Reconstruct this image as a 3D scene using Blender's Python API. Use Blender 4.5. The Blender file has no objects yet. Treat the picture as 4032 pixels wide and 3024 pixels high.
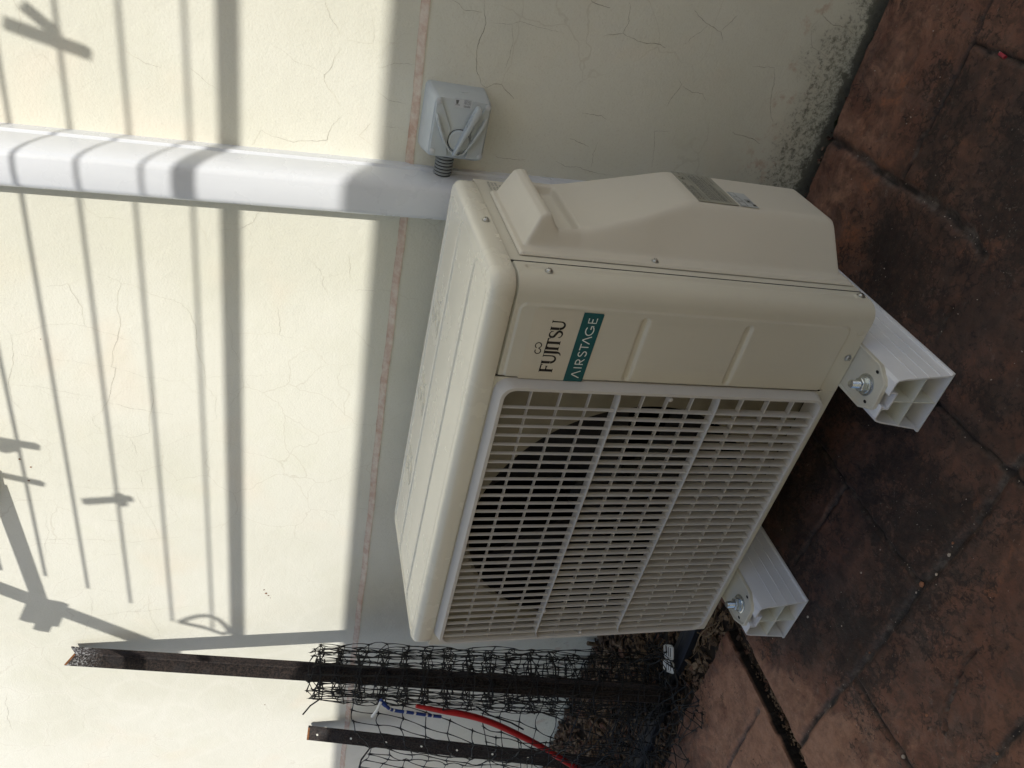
import bpy, math, random
import numpy as np
from mathutils import Vector, Matrix, noise
R = math.radians
sc = bpy.context.scene
COL = sc.collection
random.seed(7)
rng = np.random.default_rng(7)
# ------------------------------------------------------------------ camera
cam_d = bpy.data.cameras.new('camera'); cam = bpy.data.objects.new('camera', cam_d); COL.objects.link(cam)
RX = Vector((0.20768748578, -0.21426780910, -0.95443973840))
RY = Vector((-0.80294778254, -0.59462150782, -0.04123252298))
RZ = Vector((-0.55869559401, 0.77492875054, -0.29554130814))
CAM = Vector((1.0544738022, -0.7448676269, 0.2606992427))
M = Matrix.Identity(4)
for i in range(3):
    M[i][0] = RX[i]; M[i][1] = -RY[i]; M[i][2] = -RZ[i]; M[i][3] = CAM[i]
cam.matrix_world = M
cam_d.sensor_fit = 'HORIZONTAL'; cam_d.sensor_width = 36
cam_d.lens = 36 * 3082.893 / 4032
cam_d.shift_x = 8.0 / 4032; cam_d.shift_y = 0.0
cam_d.clip_start = 0.02; cam_d.clip_end = 500
sc.camera = cam
# ------------------------------------------------------------------ sky, sun, exposure
SUN = Vector((0.58, -1.0, 0.82)).normalized()
w = bpy.data.worlds.new('World'); sc.world = w; w.use_nodes = True
nt = w.node_tree; nt.nodes.clear()
sky = nt.nodes.new('ShaderNodeTexSky'); sky.sky_type = 'NISHITA'; sky.sun_disc = False
sky.sun_elevation = math.asin(SUN.z); sky.sun_rotation = math.atan2(SUN.x, SUN.y)
bg = nt.nodes.new('ShaderNodeBackground'); bg.inputs['Strength'].default_value = 0.115
wo = nt.nodes.new('ShaderNodeOutputWorld')
nt.links.new(sky.outputs[0], bg.inputs[0]); nt.links.new(bg.outputs[0], wo.inputs[0])
sl = bpy.data.lights.new('sun', 'SUN'); sl.energy = 3.1; sl.angle = R(0.58); sl.color = (1.0, 0.965, 0.905)
so = bpy.data.objects.new('sun', sl); COL.objects.link(so); so.rotation_euler = SUN.to_track_quat('Z', 'Y').to_euler()
so.location = (3, -5, 5)
sc.view_settings.view_transform = 'Standard'; sc.view_settings.look = 'None'
sc.view_settings.gamma = 1; sc.view_settings.exposure = EXPOSURE = 0.30
sc.cycles.max_bounces = 10; sc.cycles.diffuse_bounces = 6; sc.cycles.glossy_bounces = 4

# ------------------------------------------------------------------ helpers
YW = 0.3894; ZG = -0.586; D = 0.2853; W = 0.663; ZB = -0.4975
class NB:
    "node material builder"
    def __init__(s, name, rough=0.5, metal=0.0, spec=0.5):
        s.m = bpy.data.materials.new(name); s.m.use_nodes = True; s.t = s.m.node_tree; s.t.nodes.clear()
        s.o = s.n('ShaderNodeOutputMaterial'); s.p = s.n('ShaderNodeBsdfPrincipled')
        s.t.links.new(s.p.outputs[0], s.o.inputs[0])
        s.p.inputs['Roughness'].default_value = rough; s.p.inputs['Metallic'].default_value = metal
        s.p.inputs['Specular IOR Level'].default_value = spec
        s.co = s.n('ShaderNodeTexCoord').outputs['Object']
    def n(s, k, **kw):
        x = s.t.nodes.new(k)
        for a, b in kw.items(): setattr(x, a, b)
        return x
    def set(s, sock, v):
        if isinstance(v, bpy.types.NodeSocket): s.t.links.new(v, sock)
        elif isinstance(v, tuple) and len(v) == 3 and sock.type == 'RGBA': sock.default_value = (*v, 1)
        else: sock.default_value = v
    def noise(s, scale, detail=4, rough=0.55, dist=0.0, co=None):
        x = s.n('ShaderNodeTexNoise'); x.inputs['Scale'].default_value = scale; x.inputs['Detail'].default_value = detail
        x.inputs['Roughness'].default_value = rough; x.inputs['Distortion'].default_value = dist
        s.t.links.new(co or s.co, x.inputs['Vector']); return x.outputs['Fac']
    def vor(s, scale, feature='F1', co=None, out='Distance', rnd=1.0):
        x = s.n('ShaderNodeTexVoronoi'); x.feature = feature; x.inputs['Scale'].default_value = scale; x.inputs['Randomness'].default_value = rnd
        s.t.links.new(co or s.co, x.inputs['Vector']); return x.outputs[out]
    def ramp(s, f, a, b, va=0.0, vb=1.0, smooth=True):
        x = s.n('ShaderNodeMapRange'); x.interpolation_type = 'SMOOTHSTEP' if smooth else 'LINEAR'
        s.set(x.inputs['Value'], f); x.inputs['From Min'].default_value = a; x.inputs['From Max'].default_value = b
        x.inputs['To Min'].default_value = va; x.inputs['To Max'].default_value = vb; return x.outputs['Result']
    def mix(s, f, a, b):
        x = s.n('ShaderNodeMix'); x.data_type = 'RGBA'
        s.set(x.inputs[0], f); s.set(x.inputs[6], a); s.set(x.inputs[7], b); return x.outputs[2]
    def math(s, op, a, b=0.0):
        x = s.n('ShaderNodeMath'); x.operation = op; s.set(x.inputs[0], a); s.set(x.inputs[1], b); return x.outputs[0]
    def sep(s, co=None):
        x = s.n('ShaderNodeSeparateXYZ'); s.t.links.new(co or s.co, x.inputs[0]); return x.outputs
    def attr(s, name):
        x = s.n('ShaderNodeAttribute'); x.attribute_name = name; return x.outputs['Fac']
    def bump(s, h, strength=0.5, dist=0.001, prev=None):
        x = s.n('ShaderNodeBump'); x.inputs['Strength'].default_value = strength; x.inputs['Distance'].default_value = dist
        s.t.links.new(h, x.inputs['Height'])
        if prev: s.t.links.new(prev, x.inputs['Normal'])
        return x.outputs['Normal']
    def col(s, v): s.set(s.p.inputs['Base Color'], v)
    def nor(s, v): s.t.links.new(v, s.p.inputs['Normal'])

def plain(name, c, rough=0.5, metal=0.0, var=0.12, scale=18, bump=0.0, bs=600, spec=0.5):
    b = NB(name, rough, metal, spec)
    d = tuple(x * (1 - var) for x in c); l = tuple(min(1, x * (1 + var * .6)) for x in c)
    b.col(b.mix(b.ramp(b.noise(scale, 5, .6), .3, .7), d, l))
    if bump: b.nor(b.bump(b.noise(bs, 3), bump, .0004))
    return b.m

class MB:
    "mesh collector"
    def __init__(s): s.v = []; s.f = []; s.mi = []; s.cm = 0
    def add(s, v, f):
        o = len(s.v); s.v += [tuple(p) for p in v]; s.f += [tuple(i + o for i in q) for q in f]; s.mi += [s.cm] * len(f)
    def box(s, a, b, rot=None, org=None):
        x0, y0, z0 = a; x1, y1, z1 = b
        v = [Vector(p) for p in ((x0,y0,z0),(x1,y0,z0),(x1,y1,z0),(x0,y1,z0),(x0,y0,z1),(x1,y0,z1),(x1,y1,z1),(x0,y1,z1))]
        if rot is not None: v = [rot @ (p - org) + org for p in v]
        s.add(v, [(0,3,2,1),(4,5,6,7),(0,1,5,4),(1,2,6,5),(2,3,7,6),(3,0,4,7)])
    def tube(s, pts, r, n=8, caps=True):
        pts = [Vector(p) for p in pts]; N = len(pts)
        rr = r if isinstance(r, (list, tuple)) else [r] * N
        t0 = (pts[1] - pts[0]).normalized(); up = Vector((0, 0, 1)) if abs(t0.z) < .9 else Vector((1, 0, 0))
        u = t0.cross(up).normalized(); vs = []; fs = []
        for i, p in enumerate(pts):
            t = (pts[min(i + 1, N - 1)] - pts[max(i - 1, 0)])
            t = t.normalized() if t.length > 1e-9 else t0
            u = (u - t * u.dot(t)).normalized(); wv = t.cross(u)
            for k in range(n):
                a = 2 * math.pi * k / n; vs.append(p + (u * math.cos(a) + wv * math.sin(a)) * rr[i])
        for i in range(N - 1):
            for k in range(n):
                fs.append((i*n+k, i*n+(k+1)%n, (i+1)*n+(k+1)%n, (i+1)*n+k))
        if caps: fs.append(tuple(reversed(range(n)))); fs.append(tuple(range((N-1)*n, N*n)))
        s.add(vs, fs)
    def prism(s, poly, ext, fn):
        "poly 2D ccw, extruded along parameter pair ext; fn(a,b,t)->3D"
        n = len(poly); v = [fn(a, b, ext[0]) for a, b in poly] + [fn(a, b, ext[1]) for a, b in poly]
        f = [tuple(reversed(range(n))), tuple(range(n, 2*n))] + [(i, (i+1)%n, n+(i+1)%n, n+i) for i in range(n)]
        s.add(v, f)
    def loft(s, rings, close=True, cap0=False, cap1=False):
        n = len(rings[0]); v = [p for r_ in rings for p in r_]; f = []
        for i in range(len(rings) - 1):
            for k in range(n if close else n - 1):
                f.append((i*n+k, i*n+(k+1)%n, (i+1)*n+(k+1)%n, (i+1)*n+k))
        if cap0: f.append(tuple(reversed(range(n))))
        if cap1: f.append(tuple(range((len(rings)-1)*n, len(rings)*n)))
        s.add(v, f)
    def lathe(s, prof, org, axis, n=16):
        axis = Vector(axis).normalized(); up = Vector((0,0,1)) if abs(axis.z) < .9 else Vector((1,0,0))
        u = axis.cross(up).normalized(); q = axis.cross(u); org = Vector(org)
        rings = [[org + axis*h + (u*math.cos(2*math.pi*k/n) + q*math.sin(2*math.pi*k/n))*r_ for k in range(n)] for r_, h in prof]
        s.loft(rings, True, True, True)
    def grid(s, P):
        "P array (a,b,3)"
        a, b = P.shape[:2]
        f = [(i*b+j, i*b+j+1, (i+1)*b+j+1, (i+1)*b+j) for i in range(a-1) for j in range(b-1)]
        s.add(P.reshape(-1, 3).tolist(), f)
    def build(s, name, mat, parent=None, smooth=None, bevel=0.0, seg=2):
        me = bpy.data.meshes.new(name); me.from_pydata(s.v, [], s.f); me.update()
        for m_ in (mat if isinstance(mat, (list, tuple)) else [mat]): me.materials.append(m_)
        if any(s.mi): me.polygons.foreach_set('material_index', s.mi)
        o = bpy.data.objects.new(name, me); COL.objects.link(o)
        if parent: o.parent = parent; o.matrix_parent_inverse = Matrix.Translation(-base_of(parent))
        if smooth is not None:
            me.polygons.foreach_set('use_smooth', [True]*len(me.polygons))
            if smooth < 3: me.set_sharp_from_angle(angle=smooth)
        if bevel:
            b = o.modifiers.new('bevel', 'BEVEL'); b.width = bevel; b.segments = seg; b.limit_method = 'ANGLE'; b.angle_limit = R(35)
            b.harden_normals = False
            me.polygons.foreach_set('use_smooth', [True]*len(me.polygons)); me.set_sharp_from_angle(angle=R(40))
        return o
def base_of(o):
    return Vector(o.location) if o.type == 'EMPTY' else Vector((0, 0, 0))
def tag(o, label=None, cat=None, group=None, kind=None):
    if label: o['label'] = label
    if cat: o['category'] = cat
    if group: o['group'] = group
    if kind: o['kind'] = kind
    return o
def thing(name, loc, label, cat, group=None):
    e = bpy.data.objects.new(name, None); COL.objects.link(e); e.location = loc; e.empty_display_size = .05
    return tag(e, label, cat, group)
def text_mesh(name, txt, size, mat, o, ux, uy, parent, align='LEFT', off=0.0004, bold=0.0, fit=None):
    cu = bpy.data.curves.new(name, 'FONT'); cu.body = txt; cu.size = size; cu.offset = bold; cu.align_x = align
    to = bpy.data.objects.new(name, cu); me = bpy.data.meshes.new_from_object(to)
    bpy.data.objects.remove(to); bpy.data.curves.remove(cu)
    ux = Vector(ux).normalized(); uy = Vector(uy).normalized(); un = ux.cross(uy); o = Vector(o)
    xs = [v.co.x for v in me.vertices]
    k = fit / (max(xs) - min(xs)) if fit and xs else 1.0
    for v in me.vertices: v.co = o + ux*(v.co.x*k) + uy*v.co.y + un*off
    me.materials.clear(); me.materials.append(mat)
    ob = bpy.data.objects.new(name, me); COL.objects.link(ob)
    if parent: ob.parent = parent; ob.matrix_parent_inverse = Matrix.Translation(-base_of(parent))
    return ob
def sstep(x, a, b):
    t = np.clip((x - a) / (b - a), 0, 1); return t*t*(3-2*t)
def smin(a, b, k):
    h = np.clip(.5 + .5*(b - a)/k, 0, 1); return b*(1-h) + a*h - k*h*(1-h)
def rrect(x, y, x0, x1, y0, y1, r):
    cx, cy = (x0+x1)/2, (y0+y1)/2
    qx = np.abs(x-cx) - (x1-x0)/2 + r; qy = np.abs(y-cy) - (y1-y0)/2 + r
    return np.hypot(np.maximum(qx, 0), np.maximum(qy, 0)) + np.minimum(np.maximum(qx, qy), 0) - r
def segdist(px, py, ax, ay, bx, by):
    dx, dy = bx-ax, by-ay; t = np.clip(((px-ax)*dx + (py-ay)*dy)/(dx*dx+dy*dy+1e-12), 0, 1)
    return np.hypot(px-ax-t*dx, py-ay-t*dy)

# ------------------------------------------------------------------ materials
def wall_material():
    b = NB('cream render', 0.85, 0, .25)
    x, y, z = b.sep()[0:3]
    base = b.mix(b.ramp(b.noise(3.2, 3, .5), .35, .65), (.695, .685, .58), (.755, .745, .65))
    base = b.mix(b.ramp(b.noise(5.5, 2, .5, .3), .55, .75, 0, .45), base, (.80, .70, .57))
    base = b.mix(b.ramp(b.noise(11, 4, .6), .5, .8, 0, .35), base, (.70, .70, .56))
    base = b.mix(b.ramp(b.noise(420, 3, .6), .52, .75, 0, .35), base, (.58, .54, .43))
    # faint extra craquelure
    wv = b.n('ShaderNodeVectorMath'); wv.operation = 'ADD'
    nz = b.n('ShaderNodeTexNoise'); nz.inputs['Scale'].default_value = 9; nz.inputs['Detail'].default_value = 4
    b.t.links.new(b.co, nz.inputs['Vector'])
    sc_ = b.n('ShaderNodeVectorMath'); sc_.operation = 'SCALE'; sc_.inputs['Scale'].default_value = .09
    b.t.links.new(nz.outputs['Color'], sc_.inputs[0]); b.t.links.new(b.co, wv.inputs[0]); b.t.links.new(sc_.outputs[0], wv.inputs[1])
    e = b.vor(9, 'DISTANCE_TO_EDGE', wv.outputs[0])
    line = b.ramp(e, .003, .011, 1, 0)
    line = b.math('MULTIPLY', line, b.ramp(b.noise(4.1, 2), .42, .62))
    base = b.mix(b.math('MULTIPLY', line, .30), base, (.52, .48, .38))
    halo = b.math('MULTIPLY', b.ramp(e, .0, .10, 1, 0), b.ramp(x, .1, -.7))
    base = b.mix(b.math('MULTIPLY', halo, .16), base, (.86, .84, .76))
    # mould climbing from the foot of the wall on the right
    hgt = b.math('SUBTRACT', z, ZG)
    lim = b.math('ADD', b.ramp(b.noise(7.5, 3, .6), .25, .8, .0, .145), b.ramp(x, .66, .95, .045, .0))
    m1 = b.ramp(b.math('SUBTRACT', lim, hgt), -.05, .09)
    m1 = b.math('MULTIPLY', m1, b.ramp(x, -.15, .2, .35, 1))
    grit = b.ramp(b.math('ADD', b.noise(105, 9, .85, .3), b.math('MULTIPLY', m1, .12)), .57, .72)
    base = b.mix(b.math('MULTIPLY', b.math('MULTIPLY', m1, .35), 1.0), base, (.30, .28, .21))
    base = b.mix(b.math('MULTIPLY', b.math('MULTIPLY', grit, b.ramp(m1, 0, .35)), .88), base, (.06, .056, .042))
    pk = b.math('MULTIPLY', b.ramp(hgt, .03, .075), b.ramp(hgt, .14, .085))
    pk = b.math('MULTIPLY', pk, b.ramp(b.noise(26, 5, .7), .54, .66))
    base = b.mix(b.math('MULTIPLY', pk, .55), base, (.5, .30, .2))
    wet = b.ramp(b.math('SUBTRACT', hgt, b.ramp(b.noise(26, 7, .8), .3, .7, -.016, .014)), .006, -.006)
    base = b.mix(b.math('MULTIPLY', wet, .9), base, (.035, .032, .02))
    base = b.mix(b.ramp(hgt, .42, .0, 0, .22), base, (.40, .40, .33))  # smooth darkening towards the foot along the whole wall
    b.col(base)
    n1 = b.bump(b.noise(330, 4, .6), .38, .0014)
    n2 = b.bump(b.noise(38, 3, .5), .22, .004, n1)
    b.nor(n2)
    return b.m
def pave_material():
    b = NB('stamped red paving', 0.66, 0, .3)
    j = b.attr('joint'); li = b.attr('lichen')
    base = b.mix(b.ramp(b.noise(6, 5, .6, .4), .3, .7), (.150, .066, .044), (.235, .112, .072))
    base = b.mix(b.ramp(b.noise(15, 7, .7, .8), .45, .70, 0, .7), base, (.145, .095, .075))
    base = b.mix(b.ramp(b.noise(48, 8, .75, .5), .42, .62, 0, .75), base, (.075, .043, .031))
    base = b.mix(b.math('MULTIPLY', b.ramp(b.noise(11, 5, .65, 1.0), .56, .70), b.ramp(b.noise(160, 4, .7), .35, .6)), base, (.31, .125, .065))
    base = b.mix(b.ramp(b.math('ADD', li, b.ramp(b.noise(16, 7, .75, .6), .25, .75, -.45, .45)), .02, -.55, 0, .85), base, b.mix(b.ramp(b.noise(40, 8, .75), .35, .65), (.235, .120, .078), (.40, .215, .140)))
    base = b.mix(b.math('MULTIPLY', b.ramp(li, .1, .95), b.ramp(b.noise(12, 6, .7), .3, .65, .35, .85)), base, (.045, .030, .025))
    # lichen: ragged black blooms made of fine branching specks
    nc = b.n('ShaderNodeTexNoise'); nc.inputs['Scale'].default_value = 30; nc.inputs['Detail'].default_value = 5; b.t.links.new(b.co, nc.inputs['Vector'])
    sc_ = b.n('ShaderNodeVectorMath'); sc_.operation = 'SCALE'; sc_.inputs['Scale'].default_value = .03; b.t.links.new(nc.outputs['Color'], sc_.inputs[0])
    av = b.n('ShaderNodeVectorMath'); av.operation = 'ADD'; b.t.links.new(b.co, av.inputs[0]); b.t.links.new(sc_.outputs[0], av.inputs[1])
    e = b.vor(75, 'DISTANCE_TO_EDGE', av.outputs[0])
    n = b.noise(90, 9, .8, .6)
    big = b.ramp(b.noise(9, 5, .65, .5), .36, .66, -.16, .12)
    f = b.math('ADD', b.math('MULTIPLY', li, .150), b.math('ADD', b.math('ADD', n, big), b.ramp(e, .0, .14, .07, -.02)))
    lich = b.ramp(f, .575, .675)
    base = b.mix(b.math('MULTIPLY', lich, b.ramp(b.noise(130, 6, .75), .35, .65, .50, .90)), base, (.022, .017, .015))
    wh = b.math('MULTIPLY', b.ramp(b.noise(260, 3, .5), .66, .72), b.ramp(b.noise(9, 3), .40, .6))
    base = b.mix(b.math('MULTIPLY', wh, .30), base, (.40, .33, .27))
    sc2 = b.math('MULTIPLY', b.ramp(b.noise(13, 5, .7, 2.5), .60, .70), b.ramp(b.noise(110, 6, .8), .45, .62))
    base = b.mix(b.math('MULTIPLY', sc2, .45), base, (.26, .21, .18))
    jc = b.mix(b.ramp(b.noise(60, 6, .75), .42, .62), (.06, .045, .038), (.21, .18, .155))
    base = b.mix(b.math('MULTIPLY', j, .8), base, jc)
    base = b.mix(b.math('MULTIPLY', b.attr('core'), .93), base, (.014, .011, .010))
    dk = b.ramp(b.attr('deep'), .0, .22); base = b.mix(dk, base, b.mix(b.ramp(b.noise(120, 6, .75), .35, .7), (.008, .006, .005), (.030, .022, .016)))
    b.col(base)
    b.set(b.p.inputs['Roughness'], b.ramp(b.noise(30, 4), .3, .7, .5, .8))
    n1 = b.bump(b.noise(150, 8, .75), .7, .0022); n2 = b.bump(b.noise(16, 5, .6), .6, .008, n1)
    b.nor(b.bump(lich, .25, .0008, n2))
    return b.m
M_ = {}
M_['wall'] = wall_material(); M_['pave'] = pave_material()
M_['crack'] = plain('crack shadow dirt', (.60, .575, .485), .9, var=.3, scale=30)
M_['crack_shade'] = plain('crack on shaded wall', (.30, .27, .20), .9, var=.3, scale=30)  # darker crack colour painted where the wall lies in shade
M_['pink'] = NB('pink primer edge', .85, 0, .2)
_b = M_['pink']; _b.col(_b.mix(_b.ramp(_b.noise(60, 6, .7), .3, .68), (.54, .37, .28), (.68, .60, .49))); _b.nor(_b.bump(_b.noise(200, 4), .5, .002)); M_['pink'] = _b.m
def paint(name, c, rough, sx=1.0):
    b = NB(name, rough, 0, .5)
    mp = b.n('ShaderNodeMapping'); mp.inputs['Scale'].default_value = (26, 26, 2.2); b.t.links.new(b.co, mp.inputs['Vector'])
    st = b.noise(1.0, 5, .65, 0, mp.outputs[0])
    base = b.mix(b.ramp(b.noise(4, 3), .3, .7), tuple(x*.965 for x in c), c)
    base = b.mix(b.ramp(st, .55, .80, 0, .16), base, tuple(x*.70 for x in c))
    base = b.mix(b.ramp(b.noise(55, 6, .7), .55, .80, 0, .14), base, tuple(x*.72 for x in c))
    base = b.mix(b.ramp(b.vor(75), .035, .055, .55, 0), base, (.30, .26, .20)) if sx else base
    b.col(base); b.set(b.p.inputs['Roughness'], b.ramp(b.noise(18, 5), .3, .7, rough-.02, rough+.05))
    b.nor(b.bump(b.noise(1100, 2), .10, .0002)); return b.m
M_['beige'] = paint('beige powder coated steel', (.665, .63, .53), .36, 0)
M_['lid'] = paint('beige lid with wall glow', (.80, .765, .65), .24, 0)  # lighter than the casing: glow of the sunlit wall put into the colour
M_['cover'] = paint('beige moulded plastic', (.68, .635, .54), .50, 0)
M_['grille'] = paint('grey beige grille plastic', (.62, .59, .545), .48, 0)
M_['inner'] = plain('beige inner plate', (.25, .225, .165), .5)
M_['dark'] = plain('fan cavity shade', (.0025, .0025, .0025), .7, spec=.2)  # near black colour stands in for the shade inside the casing
M_['coil'] = plain('coil fins in shade', (.003, .0035, .003), .6, spec=.2)  # fins coloured almost black for the shade behind the grille
M_['fan'] = plain('black fan plastic', (.006, .006, .0065), .45, spec=.3)
M_['screw'] = plain('zinc screw', (.52, .52, .50), .32, .9, .2, 200)
M_['zinc'] = plain('zinc plated steel', (.62, .66, .68), .24, 1.0, .2, 150)
M_['hole'] = plain('dark hole', (.01, .01, .01), .9)
M_['pvc'] = plain('white pvc rail', (.84, .84, .87), .38, 0, .05, 12)
M_['pvcin'] = plain('ivory pvc inside', (.80, .80, .72), .5, 0, .08, 12)
M_['duct'] = paint('white duct plastic', (.69, .71, .735), .27, 0) if True else plain('x', (.66, .675, .685), .27, 0, .03, 6)
M_['iso'] = plain('pale grey isolator plastic', (.50, .54, .545), .42, 0, .05, 20)
M_['isolab'] = plain('pale label foil', (.55, .57, .58), .3, 0, .05)
M_['ink'] = plain('dark grey ink', (.12, .12, .12), .6)
M_['black'] = plain('black ink', (.012, .010, .010), .5)
M_['teal'] = plain('teal badge foil', (.005, .095, .105), .35, 0, .06)
M_['white'] = plain('white ink', (.80, .84, .80), .4, 0, .03)
M_['stick'] = plain('silver grey sticker', (.34, .33, .27), .45, 0, .08)
M_['stick2'] = plain('white sticker', (.52, .54, .54), .45, 0, .08)
M_['clear'] = plain('badge film', (.645, .595, .49), .30, 0, .03)
M_['conduit'] = plain('grey conduit', (.27, .29, .29), .45, 0, .06)
M_['groove'] = plain('conduit groove', (.02, .02, .02), .7)
M_['net'] = plain('black netting plastic', (.014, .0135, .013), .55, 0, .4, 60, spec=.3)
M_['red'] = plain('red hose plastic', (.50, .022, .025), .38, 0, .12, 30)
M_['stub'] = plain('faded red sheath', (.32, .03, .045), .6)
M_['blue'] = plain('blue tape', (.016, .05, .24), .55, 0, .1)
M_['clip'] = plain('white plastic clip', (.70, .71, .70), .4, 0, .05)
M_['green'] = plain('green weed leaf', (.055, .085, .025), .6, 0, .3, 80)
def steel_mat():
    b = NB('weathered bitumen coated steel', .5, 0, .25)
    base = b.mix(b.ramp(b.noise(240, 5, .75), .40, .64), (.010, .009, .009), (.050, .036, .030))
    base = b.mix(b.ramp(b.noise(30, 4), .5, .7, 0, .6), base, (.032, .030, .031))
    x, y, z = b.sep()[0:3]
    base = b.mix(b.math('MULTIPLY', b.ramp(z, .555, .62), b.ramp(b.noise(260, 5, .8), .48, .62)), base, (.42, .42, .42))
    b.col(base); b.set(b.p.inputs['Roughness'], b.ramp(b.noise(70, 5), .3, .7, .62, .85))
    b.nor(b.bump(b.noise(300, 5), .5, .0006)); return b.m
M_['steel'] = steel_mat()
M_['rust'] = plain('rusty cut end', (.20, .075, .02), .85, 0, .4, 200)
def mulch_mat():
    b = NB('mulch chips', .85, 0, .2)
    c = b.vor(62, 'F1', None, 'Color')
    s_ = b.n('ShaderNodeSeparateColor'); b.t.links.new(c, s_.inputs[0])
    base = b.mix(s_.outputs[0], (.055, .034, .024), (.27, .19, .125))
    base = b.mix(b.ramp(s_.outputs[1], .78, .95), base, (.30, .22, .15))
    base = b.mix(b.ramp(s_.outputs[2], .75, .95), base, (.17, .085, .06))
    base = b.mix(b.ramp(b.noise(260, 5, .7), .4, .7, 0, .6), base, (.02, .013, .01))
    b.col(base); b.nor(b.bump(b.noise(400, 4), .6, .001)); return b.m
M_['mulch'] = mulch_mat()
M_['soil'] = plain('dark soil', (.028, .019, .013), .95, 0, .5, 60, .9, 90)
M_['straw'] = plain('dry stalks', (.17, .115, .065), .85, 0, .4, 60)
M_['stone'] = plain('pale stone chips', (.50, .42, .35), .8, 0, .35, 40)
M_['gravel'] = plain('orange stone chips', (.30, .13, .07), .8, 0, .35, 40)
M_['board'] = plain('black plastic edging', (.014, .015, .020), .45, 0, .25, 20)
M_['fence'] = plain('fence sheet paint', (.66, .63, .54), .55)  # pale colour picked to bounce light back into the shade
M_['airer'] = plain('grey painted steel tube', (.55, .55, .55), .45)
M_['pegp'] = plain('plastic peg', (.5, .45, .3), .5)
M_['backsoil'] = plain('outer ground', (.10, .06, .045), .9, 0, .3, 3)

# ------------------------------------------------------------------ setting: wall
CR= [[[837,211],[816,202],[796,186]],[[780,184],[754,195],[742,204],[730,201],[702,178]],[[742,204],[751,229],[763,256],[776,284]],[[738,461],[729,445],[719,411]],[[724,375],[709,356],[701,341]],[[654,284],[633,294],[626,298]],[[654,284],[647,270],[642,240],[652,193],[689,177]],[[530,524],[506,516],[496,501],[495,469]],[[506,367],[470,354]],[[534,279],[512,291],[497,317],[494,341]],[[866,46],[856,27],[858,3]],[[873,3],[845,-5],[810,1],[785,-3],[765,-13],[760,-24]],[[847,-10],[850,-42],[855,-52],[852,-85],[850,-118]],[[849,-42],[824,-48],[791,-44]],[[760,-22],[768,-44],[751,-66]],[[905,-202],[879,-209],[865,-205],[856,-177]],[[865,-205],[858,-235],[856,-276]],[[899,-145],[896,-152],[894,-176]],[[816,-314],[810,-320],[775,-307]],[[829,150],[814,144],[793,143],[790,185]],[[798,142],[803,100]],[[762,133],[773,98],[778,72]],[[731,130],[720,108],[719,88]],[[684,135],[664,149],[653,129]],[[682,117],[680,85]],[[739,-326],[735,-300],[699,-310],[677,-315]],[[663,-56],[661,-64],[665,-105]],[[667,-153],[663,-188],[656,-253]],[[746,-175],[746,-208],[742,-216]],[[705,-166],[697,-199]],[[706,-212],[666,-213]],[[912,-303],[902,-320],[898,-331],[891,-355],[881,-362]],[[893,-355],[917,-372]],[[897,-331],[878,-314],[865,-301]],[[952,-504],[940,-509],[935,-519],[930,-534],[928,-564],[923,-575],[927,-584]],[[938,-509],[919,-498],[895,-513],[887,-539],[880,-563]],[[872,-499],[860,-525],[854,-568]],[[857,-462],[833,-473],[798,-482],[778,-497]],[[853,-425],[857,-462]],[[808,-323],[801,-341],[802,-359],[793,-368]],[[752,-432],[749,-456],[741,-489]],[[308,650],[280,640],[258,641],[237,644],[188,656],[157,655],[138,644]],[[283,640],[292,615],[308,575],[309,535],[303,520],[294,492],[281,460],[283,439]],[[407,518],[399,496],[390,480],[379,448],[367,407],[348,385],[311,374],[269,372],[235,363],[203,362],[174,344],[130,344]],[[390,480],[373,485],[340,488],[291,490],[261,501],[233,504],[231,497],[196,506],[160,515],[126,541],[82,521]],[[250,641],[245,605],[241,573],[235,508],[213,449],[207,412],[214,362],[227,305],[233,252],[220,195]],[[213,448],[150,447],[95,453],[83,485],[81,519]],[[191,666],[187,623],[181,591],[170,515]],[[160,515],[148,481],[140,443],[137,414]],[[374,583],[382,552],[362,545],[341,536],[311,536]],[[382,552],[396,531]],[[378,329],[312,320],[284,320],[248,305],[222,303],[176,296]],[[312,320],[312,272],[308,223]],[[366,250],[314,245]],[[461,210],[428,181],[419,184],[397,172]],[[428,181],[437,155]],[[-46,482],[-69,478],[-89,471],[-82,418]],[[-27,607],[-40,542],[-40,471],[-40,422]],[[0,473],[-40,471]],[[83,485],[44,477]],[[472,148],[451,142],[429,140]],[[408,130],[409,98]],[[-333,474],[-369,476],[-399,475],[-430,467],[-489,457]],[[-321,640],[-321,547],[-324,503],[-335,475]],[[-324,586],[-372,581],[-411,591],[-475,608]],[[-397,573],[-387,477],[-382,430],[-376,375]],[[-166,685],[-170,622],[-172,456],[-165,406]],[[-99,635],[-163,638],[-235,647]],[[-129,507],[-175,514],[-209,515],[-233,579]],[[-118,543],[-133,495]],[[-93,470],[-170,445]],[[-147,442],[-122,414]],[[-468,684],[-537,680],[-595,651],[-658,602],[-728,576],[-763,553]],[[-661,673],[-687,657],[-728,624],[-720,589],[-705,527]],[[-728,621],[-801,633]],[[-648,768],[-723,775],[-785,774]]]
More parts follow.
